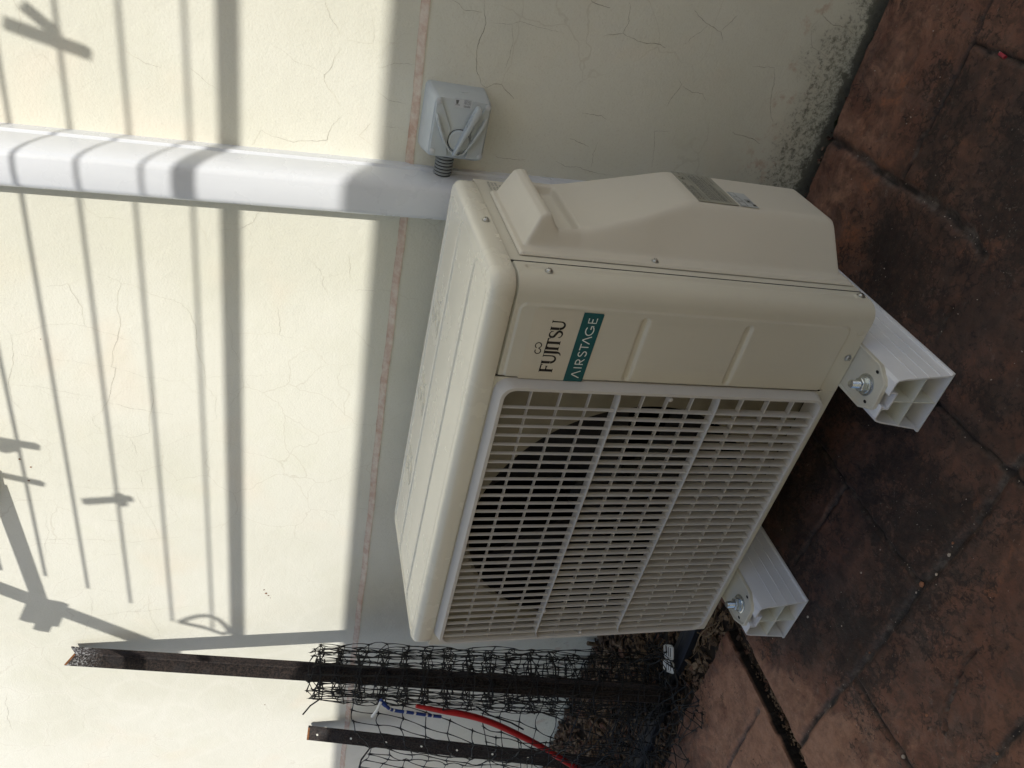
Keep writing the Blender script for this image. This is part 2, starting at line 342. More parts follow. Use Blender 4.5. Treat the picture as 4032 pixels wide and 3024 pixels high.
def build_wall():
    t = thing('house_wall', (0, YW, ZG), 'cream rendered house wall with hairline cracks and a mouldy foot behind the air conditioner', 'wall')
    zs = lambda x: .0544 + .0286*x + .0010*math.sin(x*9) + .0006*math.sin(x*31+1)
    zp = []
    X = np.linspace(-6, 7, 900); m = MB()
    # lower plinth is 5 mm proud; the chamfer shows pink primer
    lo = [(x, YW, -1.2) for x in X]; hi = [(x, YW, zs(x)-.0035) for x in X]
    m.loft([lo, hi], close=False)
    up0 = [(x, YW+.006, zs(x)+.004) for x in X]; up1 = [(x, YW+.006, 3.2) for x in X]
    m.loft([up0, up1], close=False)
    m.add([(-6, YW+.006, -1.2), (7, YW+.006, -1.2), (7, YW+.25, -1.2), (-6, YW+.25, -1.2), (-6, YW+.006, 3.2), (7, YW+.006, 3.2), (7, YW+.25, 3.2), (-6, YW+.25, 3.2)],
          [(1, 2, 6, 5), (3, 0, 4, 7), (2, 3, 7, 6), (4, 5, 6, 7)])
    m.build('render', M_['wall'], t)
    m = MB()
    edge = lambda x, k: .0012*noise.noise((x*70, k, 0)) + .0006*noise.noise((x*300, k, 0))
    m.loft([[(x, YW-.0012, zs(x)-.0060+edge(x, 1)) for x in X], [(x, YW-.0005, zs(x)-.0035) for x in X], [(x, YW+.0054, zs(x)+.0045) for x in X], [(x, YW+.0056, zs(x)+.0055+edge(x, 5)) for x in X]], close=False)
    m.build('primer_strip', M_['pink'], t)
    m = MB()
    rnd = random.Random(3)
    for pl in CR:
        pts = [(a/1000, b/1000) for a, b in pl]
        for _ in range(4):
            q = [pts[0]]
            for a, b in zip(pts, pts[1:]):
                L = math.hypot(b[0]-a[0], b[1]-a[1])
                if L > .004:
                    k = rnd.gauss(0, .055)*L; q.append(((a[0]+b[0])/2 - (b[1]-a[1])/L*k, (a[1]+b[1])/2 + (b[0]-a[0])/L*k))
                q.append(b)
            pts = q
        m.cm = 1 if pts[0][0] > .55 and pts[0][1] < .05 else 0
        n = len(pts); wd = rnd.uniform(.00010, .00030); L_, R_ = [], []
        for i, p in enumerate(pts):
            a = pts[max(i-1, 0)]; b = pts[min(i+1, n-1)]; dx, dy = b[0]-a[0], b[1]-a[1]; l = math.hypot(dx, dy)+1e-9
            ww = wd*(.35+.65*math.sin(math.pi*min(1, (i+.5)/n*1.0))) * rnd.uniform(.5, 1.35)
            if pts[0][0] > .5: ww *= 1.35
            y = (YW-.0004) if p[1] < zs(p[0])-.006 else (YW+.0056)
            if abs(p[1]-zs(p[0])) < .012: y = YW - .0016
            L_.append((p[0]-dy/l*ww, y, p[1]+dx/l*ww)); R_.append((p[0]+dy/l*ww, y, p[1]-dx/l*ww))
        m.loft([L_, R_], close=False)
    m.build('hairline_cracks', [M_['crack'], M_['crack_shade']], t)
    # rust speckles
    m = MB()
    for (x, z, r_) in ((-.345, .245, .003), (-.352, .240, .002), (-.333, .25, .0018), (-.36, .236, .001), (-.76, .235, .0018), (.03, .66, .002), (.012, .645, .0018), (-.02, .652, .002), (.28, .60, .001)):
        k = [(x + r_*math.cos(a)*rnd.uniform(.5, 1.2), YW+.0054, z + r_*math.sin(a)*rnd.uniform(.5, 1.2)) for a in np.linspace(0, 6.283, 9)[:-1]]
        m.add(k, [tuple(range(8))])
    m.build('rust_speckles', M_['rust'], t)
build_wall()

# ------------------------------------------------------------------ setting: ground
JN= [[[515,-220],[441,-216],[370,-212],[301,-214],[234,-213],[166,-212],[102,-209],[39,-206],[-29,-211]],[[166,-220],[161,-276],[164,-321],[162,-350],[162,-380]],[[370,-78],[368,-115],[367,-160],[368,-208]],[[314,-22],[268,-18],[185,-16]],[[361,-406],[322,-408],[267,-407],[218,-409]],[[371,-316],[337,-317],[284,-332],[253,-351]],[[-85,-114],[-170,-119],[-250,-127]],[[618,-222],[599,-216],[575,-214],[511,-217]],[[572,-76],[571,-141],[573,-195],[575,-214],[574,-257]],[[377,82],[377,26],[371,-24],[370,-78]],[[371,-24],[311,-19]],[[686,-19],[638,-23]],[[776,358],[778,292],[773,206],[777,136],[779,71],[774,21],[760,-19]],[[1032,174],[1018,173],[968,168],[919,168],[876,169],[816,168],[787,166]],[[967,164],[968,122],[967,76],[969,32]]]
def pip(px, py, poly):
    ins = np.zeros(px.shape, bool); d = np.full(px.shape, 9.0); n = len(poly)
    for i in range(n):
        (ax, ay), (bx, by) = poly[i], poly[(i+1) % n]
        c = ((ay > py) != (by > py)) & (px < (bx-ax)*(py-ay)/(by-ay+1e-12)+ax)
        ins ^= c; d = np.minimum(d, segdist(px, py, ax, ay, bx, by))
    return np.where(ins, -d, d)
BED = [(-6, -.20), (-.478, -.003), (-.328, .023), (-.150, .031), (-.063, .038), (-.066, -.03), (-.067, -.116), (-.068, -.226), (-.062, -.40), (-.05, -.7), (-.02, -.7), (-.03, -.40),
       (-.035, -.243), (-.023, -.152), (-.027, -.094), (-.020, -.004), (-.026, .055), (-.035, .089), (.0, .2), (.03, .40), (-6, .40)]
def fnoise(X, Y, s, seed=0):
    out = np.empty(X.shape); f = out.ravel(); xs = X.ravel(); ys = Y.ravel()
    for i in range(len(f)): f[i] = noise.noise((xs[i]*s, ys[i]*s, seed))
    return out
def build_ground():
    m = MB(); m.add([(-30, -30, ZG-.09), (30, -30, ZG-.09), (30, 30, ZG-.09), (-30, 30, ZG-.09)], [(0, 1, 2, 3)])
    tag(m.build('ground', M_['backsoil']), kind='structure')
    xs = np.concatenate([np.linspace(-3, -.6, 25)[:-1], np.linspace(-.6, 1.12, 430), np.linspace(1.12, 4, 25)[1:]])
    ys = np.concatenate([np.linspace(-2.5, -.5, 22)[:-1], np.linspace(-.5, .392, 224)])
    X, Y = np.meshgrid(xs, ys)
    jx = fnoise(X, Y, 38, 1)*.004 + fnoise(X, Y, 130, 2)*.0012; jy = fnoise(X, Y, 38, 5)*.004 + fnoise(X, Y, 130, 7)*.0012
    Xj, Yj = X+jx, Y+jy
    Z = np.zeros(X.shape); J = np.zeros(X.shape); C_ = np.zeros(X.shape)
    for pi, pl in enumerate(JN):
        w_ = [.0050, .0042, .0032, .0026, .0060, .0022, .0035, .0050, .0036, .0032, .0028, .0022, .0075, .0024, .0035][pi]
        dmin = np.full(X.shape, 9.)
        for (a, b) in zip(pl, pl[1:]): dmin = np.minimum(dmin, segdist(Xj, Yj, a[0]/1000, a[1]/1000, b[0]/1000, b[1]/1000))
        g = np.exp(-(dmin/w_)**2); Z -= .0050*g; cw = max(.0016, w_*.34); C_ = np.maximum(C_, (.25 if pi in (5, 6) else 1)*np.exp(-((dmin-w_*.35)/cw)**2)*(.55+.45*sstep(fnoise(X, Y, 30, 13+pi), -.35, .05))); Z += .0012*np.exp(-((dmin-w_*2.2)/(w_*1.2))**2); J = np.maximum(J, np.exp(-(dmin/(w_*1.0))**4)*(.5+.5*sstep(fnoise(X, Y, 22, 9), -.3, .2)))
    Z += fnoise(X, Y, 9, 3)*.0016 + fnoise(X, Y, 40, 4)*.0006
    sd = pip(Xj, Yj, [tuple(p) for p in BED])
    gap = (.352 + .075*(X-.7)*.6 + fnoise(X, Y, 15, 11)*.006) - Y     # ragged end of the paving short of the wall
    sd = np.minimum(sd, gap); deep = sstep(-sd, -.0005, .0035)
    Z -= .034*deep
    li = np.zeros(X.shape)
    for (x, y, r_, a) in ((.19, -.03, .17, .95), (.17, .13, .2, .9), (.32, -.05, .16, .8), (.87, .05, .14, .75), (.77, .03, .13, .75), (.70, -.10, .13, .7), (.64, 0, .12, .8), (.75, .09, .1, .65), (.52, -.07, .14, .8),
                          (.40, -.05, .14, .85), (.13, -.13, .1, .6), (.55, .02, .12, .7), (.9, .13, .08, .5), (.47, -.34, .12, .35), (.3, -.3, .09, .3)):
        li += a*np.exp(-((X-x)**2+(Y-y)**2)/(r_*r_))
    for (x, y, r_, a) in ((.96, .29, .16, .22), (.80, .30, .15, .22), (-.13, -.1, .13, 1.0), (-.10, -.2, .1, .9), (.02, -.16, .08, .75), (.06, -.28, .12, .6), (.70, .33, .1, .22), (.34, -.27, .08, .3)):
        li -= a*np.exp(-((X-x)**2+(Y-y)**2)/(r_*r_))
    li += .12 + .10*fnoise(X, Y, 12, 21)
    P = np.stack([X, Y, ZG+Z], -1)
    m = MB(); m.grid(P)
    o = m.build('paving', M_['pave'], smooth=R(60)); tag(o, kind='structure')
    o.location = (0, 0, 0)
    for nme, arr in (('joint', J), ('lichen', np.clip(li, -.5, 1)), ('deep', deep), ('core', C_)):
        at = o.data.attributes.new(nme, 'FLOAT', 'POINT'); at.data.foreach_set('value', arr.ravel().astype(np.float32))
    # soil of the garden bed, level with the paving, rising a little towards the wall
    xs = np.linspace(-1.7, .2, 240); ys = np.linspace(-.28, .395, 90); X, Y = np.meshgrid(xs, ys)
    Z = ZG - .020 + .012*sstep(Y, .05, .3) + fnoise(X, Y, 14, 2)*.010 + fnoise(X, Y, 60, 6)*.004
    Z -= .006*sstep(-Y, 0, .1)
    m = MB(); m.grid(np.stack([X, Y, Z], -1)); tag(m.build('garden_soil', M_['soil'], smooth=3.2), kind='structure')
build_ground()

# ------------------------------------------------------------------ unseen fence added behind the camera, shaped to throw the big shade 
def build_fence():
    t = thing('shade_fence', (0, -.95, ZG), 'unseen sheet metal fence added behind the photographer to throw the wall shade', 'fence')
    m = MB(); xs = np.arange(-.46, 2.301, .02)
    top = lambda x: .058 + 1.3394*.82 + .0405*(x-1.3394*.58) + .0298
    r0, r1 = [], []
    for i, x in enumerate(xs):
        y = -.95 - .012*(1 if (i // 3) % 2 else 0); r0.append((x, y, ZG-.08)); r1.append((x, y, top(x)-.01))
    m.loft([r0, r1], close=False)
    m.build('sheet', M_['fence'], t)
    m = MB()
    m.prism([(-.03, -.05), (.012, -.05), (.012, 0), (-.03, 0)], (-.46, 2.30), lambda a, b, s: (s, -.95+a, top(s)+b))
    m.build('top_rail', M_['fence'], t)
build_fence()

# ------------------------------------------------------------------ wall mounted clothes airer above the picture: its wires throw the thin shadows
HS = Vector((.58, -1., .82))
def cast(x, z, h): return Vector((x + .58*h, YW+.006 - h, z + .82*h))
def build_airer():
    ZC = .97
    t = thing('clothes_airer', (-.1, YW, ZC), 'wall mounted folding clothes airer above the picture edge', 'clothes airer')
    hh = lambda z: (ZC - z)/.82
    h = hh(.308)
    m = MB(); m.tube([cast(-.50, .3006, h), cast(1.75, .3509, h)], .0125, 10); m.build('front_bar', M_['airer'], t, smooth=R(60))
    for k, (z, sl, xl) in enumerate(((.3611, .023, -.455), (.4395, .021, -.425), (.514, .018, -.36), (.5867, .016, -.31), (.656, .014, -.27), (.728, .014, -.25))):
        h = hh(z); m = MB(); m.tube([cast(xl, z+sl*(xl+.09), h), cast(1.7, z+sl*1.79, h)], .0025, 8); m.build('wire', M_['airer'], t)
    a0, a1 = cast(-.233, .8275, hh(.8275)), cast(-.4923, .486, hh(.486)); a1 = cast(-.51, .30+.15, hh(.45))
    arm = lambda s: (-.3025 + (-.4823+.3025)*s, .7328 + (.4994-.7328)*s)
    p0, p1 = arm(-.6), arm(1.32)
    m = MB()
    A, B = cast(*p0, hh(p0[1])), cast(*p1, hh(p1[1])); d = (B-A).normalized(); sd = Vector((d.y, -d.x, 0)).normalized(); m.prism([(-.016, -.006), (.016, -.006), (.016, .006), (-.016, .006)], (0, (B-A).length), lambda a, b, s: A + d*s + sd*a + Vector((0, 0, b)))
    m.build('arm', M_['airer'], t)
    # joint block on the arm
    jc = cast(-.375, .668, hh(.668)); m = MB(); rot = Matrix.Rotation(.35, 3, 'Y')
    m.box(jc + Vector((-.04, -.008, -.03)), jc + Vector((.035, .008, .028)), rot, jc); m.box(jc + Vector((-.062, -.006, -.02)), jc + Vector((-.036, .006, .0)), rot, jc)
    m.build('joint', M_['airer'], t)
    # brace from the wall bracket to the joint
    b0 = cast(-.030, .701, .030); A, B = b0, jc; d = (B-A).normalized(); sd = Vector((0, 0, 1)).cross(d).normalized(); up_ = d.cross(sd)
    m = MB(); m.prism([(-.006, -.010), (.006, -.010), (.006, .010), (-.006, .010)], (0, (B-A).length), lambda a, b, s: A + d*s + sd*a + up_*b)
    m.build('brace', M_['airer'], t)
    m = MB(); m.prism([(-.045, .0), (-.045, .075), (.05, .075), (.05, .018), (.02, .0)], (0, .026), lambda a, b, s: (-.004+a, YW+.0055-s, .712+b))
    m.build('wall_bracket', M_['airer'], t)
    h = hh(.345); c = cast(-.44, .36, h); m = MB()
    lw = [(-.429, .419), (-.418, .400), (-.411, .380), (-.412, .360), (-.424, .342), (-.445, .328), (-.469, .318), (-.478, .330), (-.466, .348), (-.452, .368), (-.441, .392), (-.429, .419)]
    m.tube([cast(x, z, h) for x, z in lw], .0050, 6); m.build('end_loop', M_['airer'], t)
    pegs = [((-.0726, .57), (-.0652, .4906), .514, .0075), ((.0714, .6919), (.0572, .629), .656, .008), ((-.0288+.02, .69), (-.0288, .6317), .656, .007), ((.7436, .5854), (.7225, .4957), .53, .009), ((.7678, .5625), (.742, .53), .53, .008), ((-.0534, .512), (-.082, .505), .514, .008), ((.047, .672), (.068, .677), .656, .014)]
    for i, (a, b, z, r_) in enumerate(pegs):
        h = hh(z); m = MB(); A, B = cast(*a, h), cast(*b, h); d = (B-A).normalized(); s_ = Vector((0, 1, 0)).cross(d).normalized()
        m.prism([(-r_*.7, -.004), (r_*.7, -.004), (r_*.9, .004), (-r_*.9, .004)], (0, (B-A).length), lambda p, q, s: A + d*s + s_*p + Vector((0, q, 0)))
        m.build('peg', M_['pegp'], t)
build_airer()

# ------------------------------------------------------------------ air conditioner
AC = thing('air_conditioner', (.33, .14, ZB), 'beige outdoor air conditioner unit with louvred fan grille standing on two white plastic rails', 'air conditioner')
def screw(p, nrm, parent, r=.0042, cross=True):
    m = MB(); nrm = Vector(nrm); p = Vector(p)
    m.lathe([(r*1.25, 0), (r*1.3, .0006), (r*1.0, .0010), (r*.95, .0022), (r*.7, .0034), (r*.3, .0039)], p, nrm, 18)
    u = nrm.cross(Vector((0, 0, 1))); u = u.normalized() if u.length > .1 else Vector((1, 0, 0)); v = nrm.cross(u)
    u, v = (u*.8+v*.6), (v*.8-u*.6)
    o = m.build('screw', M_['screw'], parent, smooth=R(35))
    if cross:
        m = MB()
        for a, b in ((u, v), (v, u)):
            q = p + nrm*.00385; k = r*.55; wv = r*.13
            m.add([q-a*k-b*wv, q+a*k-b*wv, q+a*k+b*wv, q-a*k+b*wv], [(0, 1, 2, 3)]); q = q
        x = m.build('slot', M_['hole'], o); 
    return o
def build_ac():
    BE = M_['beige']
    # --- casing: left part of the front, left side, back, base; interior cavity
    m = MB()
    m.box((.0, .0015, ZB), (.0015, D, -.0005)); m.box((.0015, D-.002, ZB), (W-.0015, D, -.0005)); m.box((.0015, .0235, ZB), (W-.0015, D-.002, ZB+.003)); m.box((.0015, .0015, ZB), (W-.026, .0233, ZB+.003))
    # front sheet around grille: strips under the grille frame
    m.box((.0, .0, ZB), (.024, .0015, -.0005)); m.box((.024, .0, -.0065), (.528, .0015, -.0005)); m.box((.024, .0, ZB), (.528, .0015, -.472)); m.box((.5195, .0002, -.472), (.5275, .0015, -.0065))
    m.build('casing', BE, AC, bevel=.0006)
    # fan shroud plate with bell mouth
    m = MB(); c = (.2513, -.2488); r0 = .2245; N = 144; x0, x1, z0, z1 = .0205, .5255, -.4745, -.005
    ring, rect = [], []
    for k in range(N):
        a = 2*math.pi*k/N; ca, sa = math.cos(a), math.sin(a)
        ring.append((c[0]+r0*ca, .020, c[1]+r0*sa))
        tx = ((x1 if ca > 0 else x0)-c[0])/ca if abs(ca) > 1e-6 else 9; tz = ((z1 if sa > 0 else z0)-c[1])/sa if abs(sa) > 1e-6 else 9
        q = min(abs(tx), abs(tz)); rect.append((c[0]+q*ca, .020, c[1]+q*sa))
    m.loft([rect, ring, [(c[0]+(r0-.004)*math.cos(2*math.pi*k/N), .026, c[1]+(r0-.004)*math.sin(2*math.pi*k/N)) for k in range(N)]])
    m.build('shroud_plate', M_['inner'], AC, smooth=R(40))
    m = MB(); m.loft([[(c[0]+(r0-.004)*math.cos(2*math.pi*k/N), y, c[1]+(r0-.004)*math.sin(2*math.pi*k/N)) for k in range(N)] for y in (.0262, .09)])
    m.box((.02, .2, -.49), (.53, .203, -.004))
    m.box((.02, .0205, -.49), (.0215, .2, -.004)); m.box((.5245, .0205, -.49), (.526, .2, -.004))
    m.box((.02, .0205, -.4925), (.526, .2, -.4905)); m.box((.02, .0205, -.004), (.526, .2, -.002))
    m.build('fan_housing', M_['dark'], AC)
    m = MB()
    for k in range(60): m.box((.03+k*.0083, .188, -.48), (.0306+k*.0083, .1995, -.01))
    m.build('coil', M_['coil'], AC)
    fan = MB(); fan.lathe([(.052, -.03), (.05, .0), (.03, .012), (.0, .014)], (c[0], .085, c[1]), (0, -1, 0), 32)
    hub = fan.build('fan_hub', M_['fan'], AC, smooth=R(40))
    for b in range(3):
        m = MB(); a0 = b*2.094+.55; rows = []
        for i in range(9):
            rr = .048 + (.205-.048)*i/8; row = []
            for j in range(11):
                s = j/10; a = a0 + (s-.5)*(1.25 + .35*i/8) + .35*i/8
                row.append((c[0]+rr*math.cos(a), .085 + (s-.5)*.055*(1-.3*i/8) - .006*math.sin(s*3.14), c[1]+rr*math.sin(a)))
            rows.append(row)
        m.grid(np.array(rows)); x = m.build('blade', M_['fan'], hub, smooth=3.2)
    # guide vane / motor bracket glimpsed behind the louvres
    for xa_ in (.225, .27):
        m = MB(); m.box((xa_, .10, -.47), (xa_+.010, .11, -.02)); m.build('motor_bracket', M_['coil'], AC)
    # --- front panel (embossed, wraps round the corner)
    r = .022; ts = []; 
    def path(s):
        x_end = W - r
        L1 = x_end - .5285
        if s <= L1: return (.5285+s, 0.0), (0, -1)
        s2 = s - L1; a = s2/r
        if a <= math.pi/2: return (x_end + r*math.sin(a), r - r*math.cos(a)), (math.sin(a), -math.cos(a))
        return (W, r + (s2 - r*math.pi/2)), (1, 0)
    L1 = W-r-.5285; Lt = L1 + r*math.pi/2 + .0218
    S = np.concatenate([np.linspace(0, .012, 9)[:-1], np.linspace(.012, L1, 100)[:-1], np.linspace(L1, Lt, 44)])
    Zs = np.concatenate([np.linspace(-.0032, -.020, 22)[:-1], np.linspace(-.020, -.168, 60)[:-1], np.linspace(-.168, -.179, 14)[:-1], np.linspace(-.179, -.311, 50)[:-1], np.linspace(-.311, -.324, 16)[:-1], np.linspace(-.324, -.462, 50)[:-1], np.linspace(-.462, ZB, 40)])
    P = np.zeros((len(Zs)+1, len(S)+1, 3))
    SS, ZZ = np.meshgrid(S, Zs); XX = .5285 + SS
    e = rrect(XX, ZZ, .5262, .6325, -.4690, -.0120, .009)
    H = .0019*sstep(-e, -.0016, .0016)
    for zc in (-.1735, -.3180): H -= .0034*sstep(-(segdist(XX, ZZ, .5365, zc, .6195, zc)-.0046), -.0016, .0022)
    sv = L1 + r*math.pi/2; H -= .0022*sstep(-(segdist(SS, ZZ, sv+.0100, -.024, sv+.0100, -.478)-.0045), -.0025, .0025)
    H -= .0011*sstep(-(np.abs(np.hypot((XX-.6240)/.7, ZZ+.4881)-.0052)-.0009), -.0008, .0008)
    for (a, b) in ((.6285, -.0328), (.5282+.001, -.032)): H += .0012*sstep(-(np.hypot(XX-a, ZZ-b)-.0016), -.001, .001)
    H -= .004*sstep(ZZ, -.0062, -.0030)        # rolled top edge
    H -= .003*sstep(.0022-SS, 0, .0022)*sstep(ZZ, -.476, -.472)        # rolled left edge
    
    V = np.zeros((len(Zs), len(S), 3))
    for j, s in enumerate(S):
        (x, y), (nx, ny) = path(s)
        V[:, j, 0] = x + nx*H[:, j]; V[:, j, 1] = y + ny*H[:, j]; V[:, j, 2] = Zs
    m = MB(); m.grid(V)
    (m.build('front_panel', BE, AC, smooth=3.2))
    # --- right side sheet
    m = MB(); m.box((W-.0015, .0452, ZB), (W+.0002, D, -.0018)); m.build('side_panel', BE, AC, bevel=.0007)
    # --- lid
    x0, x1, y0, y1, zt = -.0025, W+.0028, -.0032, D+.002, .0274
    cr_ = .024
    def ring(ins, z):
        rr = max(cr_-ins, .0015); pts = []
        X0, X1, Y0, Y1 = x0+ins, x1-ins, y0+ins, y1-ins; nx_, ny_, nc = 230, 100, 9
        for k in range(nx_): pts.append((X0+rr+(X1-X0-2*rr)*k/nx_, Y0))
        for k in range(nc): a = -math.pi/2+math.pi/2*k/nc; pts.append((X1-rr+rr*math.cos(a), Y0+rr+rr*math.sin(a)))
        for k in range(ny_): pts.append((X1, Y0+rr+(Y1-Y0-2*rr)*k/ny_))
        for k in range(nc): a = math.pi/2*k/nc; pts.append((X1-rr+rr*math.cos(a), Y1-rr+rr*math.sin(a)))
        for k in range(nx_): pts.append((X1-rr-(X1-X0-2*rr)*k/nx_, Y1))
        for k in range(nc): a = math.pi/2+math.pi/2*k/nc; pts.append((X0+rr+rr*math.cos(a), Y1-rr+rr*math.sin(a)))
        for k in range(ny_): pts.append((X0, Y1-rr-(Y1-Y0-2*rr)*k/ny_))
        for k in range(nc): a = math.pi+math.pi/2*k/nc; pts.append((X0+rr+rr*math.cos(a), Y0+rr+rr*math.sin(a)))
        return [(x, y, z(x, y) if callable(z) else z) for x, y in pts]
    def topz(x, y):
        x, y = np.array(x), np.array(y)
        z = zt + 0.0
        eC = rrect(x, y, .0120, .6420, .0185, .0890, .014); eB = rrect(x, y, .0123, .6415, .1010, .1920, .012); eA = rrect(x, y, .0123, .6415, .2015, .2700, .010)
        for e_ in (eA, eB, eC): z -= .0013*sstep(-e_, -.0010, .0006); z -= .0012*np.exp(-(e_/.0010)**2); z += .0006*np.exp(-((e_-.0026)/.0011)**2)
        return float(z)
    m = MB(); rings = [ring(.0012, -.0012), ring(0, -.0002), ring(0, .0160)]
    R0 = .0105
    for k in range(1, 9):
        a = math.pi/2*k/8; rings.append(ring(R0*.9*(1-math.cos(a)), zt-R0+R0*math.sin(a)-.0004*(1-k/8)))
    ins = R0*.9
    while ins < .143:
        ins += .0008
        rings.append(ring(ins, topz))
    rings.append(ring((y1-y0)/2-.00001, topz))
    m.loft(rings); lid = m.build('lid', M_['lid'], AC, smooth=3.2)
    m = MB(); m.box((.010, .010, -.0028), (W-.010, D-.006, -.0010)); m.build('seam_fill', M_['hole'], AC)  # near black sheet filling the seam under the lid
    # pictograms embossed on the back strip of the lid
    for (px, py) in ((.470, .0), (.320, .0), (.172, .0)):
        m = MB(); zz = zt-.0009; rr = .0009
        L = lambda pts: m.tube([(px+a, .225+b, zz) for a, b in pts], rr, 6)
        L([(-.012+.011*math.cos(a), .030+.0105*math.sin(a)) for a in np.linspace(0, 6.283, 20)]); L([(-.018, .037), (-.006, .023)])
        L([(-.026, -.013), (-.014, .012), (.006, .012), (.001, -.013), (-.026, -.013)]); L([(-.020, -.006), (-.002, -.006)])
        L([(.006, -.014), (.018, .006), (.014, .018)]); L([(.018, .006), (.030, -.002)]); L([(.012, .022), (.026, .030)]); L([(.022, .012), (.030, .024)]); L([(.008, .0), (.022, .016)])
        m.build('pictogram', M_['lid'], lid)
    # --- grille
    G = M_['grille']; m = MB()
    def rr_ring(xa, xb, za, zb, r_, y, n=8):
        out = []
        for (cx, cz, a0) in ((xb-r_, zb-r_, 0), (xa+r_, zb-r_, 1), (xa+r_, za+r_, 2), (xb-r_, za+r_, 3)):
            for k in range(n+1): a = (a0 + k/n)*math.pi/2; out.append((cx+r_*math.cos(a), y, cz+r_*math.sin(a)))
        return out
    m.loft([rr_ring(.0175, .5275, -.4790, -.0030, .020, .0008), rr_ring(.0178, .5272, -.4790, -.0034, .020, -.0010), rr_ring(.0208, .5240, -.4765, -.0095, .018, -.0148), rr_ring(.0214, .5234, -.4759, -.0102, .0175, -.0160),
            rr_ring(.0252, .5192, -.4722, -.0146, .0145, -.0160), rr_ring(.0258, .5186, -.4716, -.0152, .014, -.0152), rr_ring(.0264, .5180, -.4710, -.0158, .0135, -.0010), rr_ring(.0264, .5180, -.4710, -.0158, .0135, .0150)])
    m.build('grille_frame', G, AC, smooth=R(50))
    m = MB(); xs = [.4912 - .0151*k for k in range(31)]; secs = ((-.0140, -.1680, .0052), (-.1680, -.3120, .0084), (-.3120, -.4720, .0132))
    # louvre blades run top to bottom: slim, rounded nose, deeper towards the bottom
    for x in xs:
        for (za, zb, dp) in secs:
            t2 = .00085; prof = [(-t2*.6, -.0140), (0, -.0146), (t2*.6, -.0140), (t2, -.0130), (t2*.8, -.0145+dp), (-t2*.8, -.0145+dp), (-t2, -.0130)]
            m.loft([[(x+a, y, z) for a, y in prof] for z in (za, zb)], True, True, True)
    grl = m.build('louvre_blades', G, AC, smooth=R(60))
    edges = [.5185] + xs + [.0255]
    rows = [(-.0510, .0075, 0), (-.0905, .0075, 0), (-.1300, .0075, 0), (-.2050, .0085, 1), (-.2405, .0085, 1), (-.2765, .0085, 1), (-.3520, .0095, 2), (-.3925, .0095, 2), (-.4320, .0095, 2)]
    for (z, dp, s_) in rows:
        m = MB()
        for a, b in zip(edges, edges[1:]):
            m.prism([(-.0088, .0006), (-.0094, -.0003), (-.0088, -.0006), (-.0100+dp, -.0005), (-.0100+dp, .0005)], (b+.0008, a-.0008), lambda p, q, t, z=z: (t, p, z+q))
            if s_ == 0: m.prism([(-.0030, -.0030), (-.0005, -.0030), (-.0005, .0000), (-.0030, .0000)], (b+.0008, a-.0008), lambda p, q, t, z=z: (t, p, z+q-.0006))
        m.build('louvre_link', G, AC)
    m = MB()
    for z0_ in (-.1680, -.3120):
        # divider bar bowed at both ends into the frame
        top, bot = [], []
        pts = [(.0262, z0_-.006), (.0300, z0_-.0030), (.036, z0_-.0008), (.046, z0_)] + [(x, z0_) for x in np.linspace(.08, .47, 8)] + [(.500, z0_), (.511, z0_+.0005), (.5188, z0_+.0020)]
        for (yy, hw) in ((-.0158, .0009), (-.0165, .0005), (-.0158, -.0009), (-.0005, -.0012), (-.0005, .0012)):
            top.append([(x, yy, z+hw) for x, z in pts])
        m.loft([[top[i][k] for i in range(5)] for k in range(len(pts))], True, True, True)
    m.build('grille_divider', G, AC, smooth=R(40))
    for (x, z) in ((.5130, -.2400), (.0300, -.2480), (.094, -.1680)):
        m = MB(); m.lathe([(.0030, 0), (.0031, .004), (.0026, .0052), (.001, .0056)], (x, -.0100 if x > .5 or x < .05 else -.013, z), (0, -1, 0), 14); m.build('clip_stud', G, AC, smooth=R(40))
    # --- service cover: flange + moulded bulge as a height field over the side
    ys = np.linspace(.0575, .2405, 118); z0c = -.0163; z1c = -.4925
    zs = np.concatenate([np.linspace(z0c, -.115, 90)[:-1], np.linspace(-.115, -.45, 120)[:-1], np.linspace(-.45, z1c, 34)])
    Y, Z = np.meshgrid(ys, zs)
    er = np.interp(-Z, [.0163, .0255, .0420, .0500, .0570, .0620, .0680, .0950, .1010, .1200, .2520, .2600, .4660, .4760, .4840, .4925], [0, 0, .0335, .0365, .0360, .0270, .0190, .0190, .0200, .0235, .0590, .0600, .0600, .0560, .0, 0])
    er = np.maximum(er, 0)
    # front slope: its run grows from the handle to the deep part
    run = np.interp(-Z, [.0, .045, .10, .187, .26, .49], [.011, .012, .017, .028, .050, .050]); rise = np.interp(-Z, [.0, .045, .10, .187, .26, .49], [.036, .036, .022, .041, .060, .060])
    yf = np.interp(-Z, [.016, .026, .10, .3, .49], [.0765, .0765, .0800, .0800, .0810])
    ef = (Y - yf)*rise/run
    eb = (.2425 - Y)*6
    e = smin(smin(er, ef, .009), eb, .007); e = np.maximum(e, 0)
    # finger recess behind the handle
    rc = rrect(Y, Z, .100, .226, -.0985, -.0585, .004); rec = sstep(-rc, -.0010, .0015)
    e = e*(1-rec) + np.minimum(e, .0015 + .0070*sstep(-Z, .064, .098))*rec
    keep = sstep(-rrect(Y, Z, .0715, .2425, -.4870, -.0240, .006), -.001, .0015)
    # outer handle lip kept proud above the recess
    e = e*keep
    fl = .0044 - .0030*sstep(rrect(Y, Z, .0578, .2402, z1c+.0003, z0c-.0003, .003), -.0022, .0)
    st = sstep(-(segdist(Y, Z, .0705, -.305, .0725, -.480)-.0042), -.002, .002)
    Hh = fl + e - .0012*st*(e < .02)
    Hh = np.where(Hh < fl, fl, Hh) - .0012*st*(e < .004)
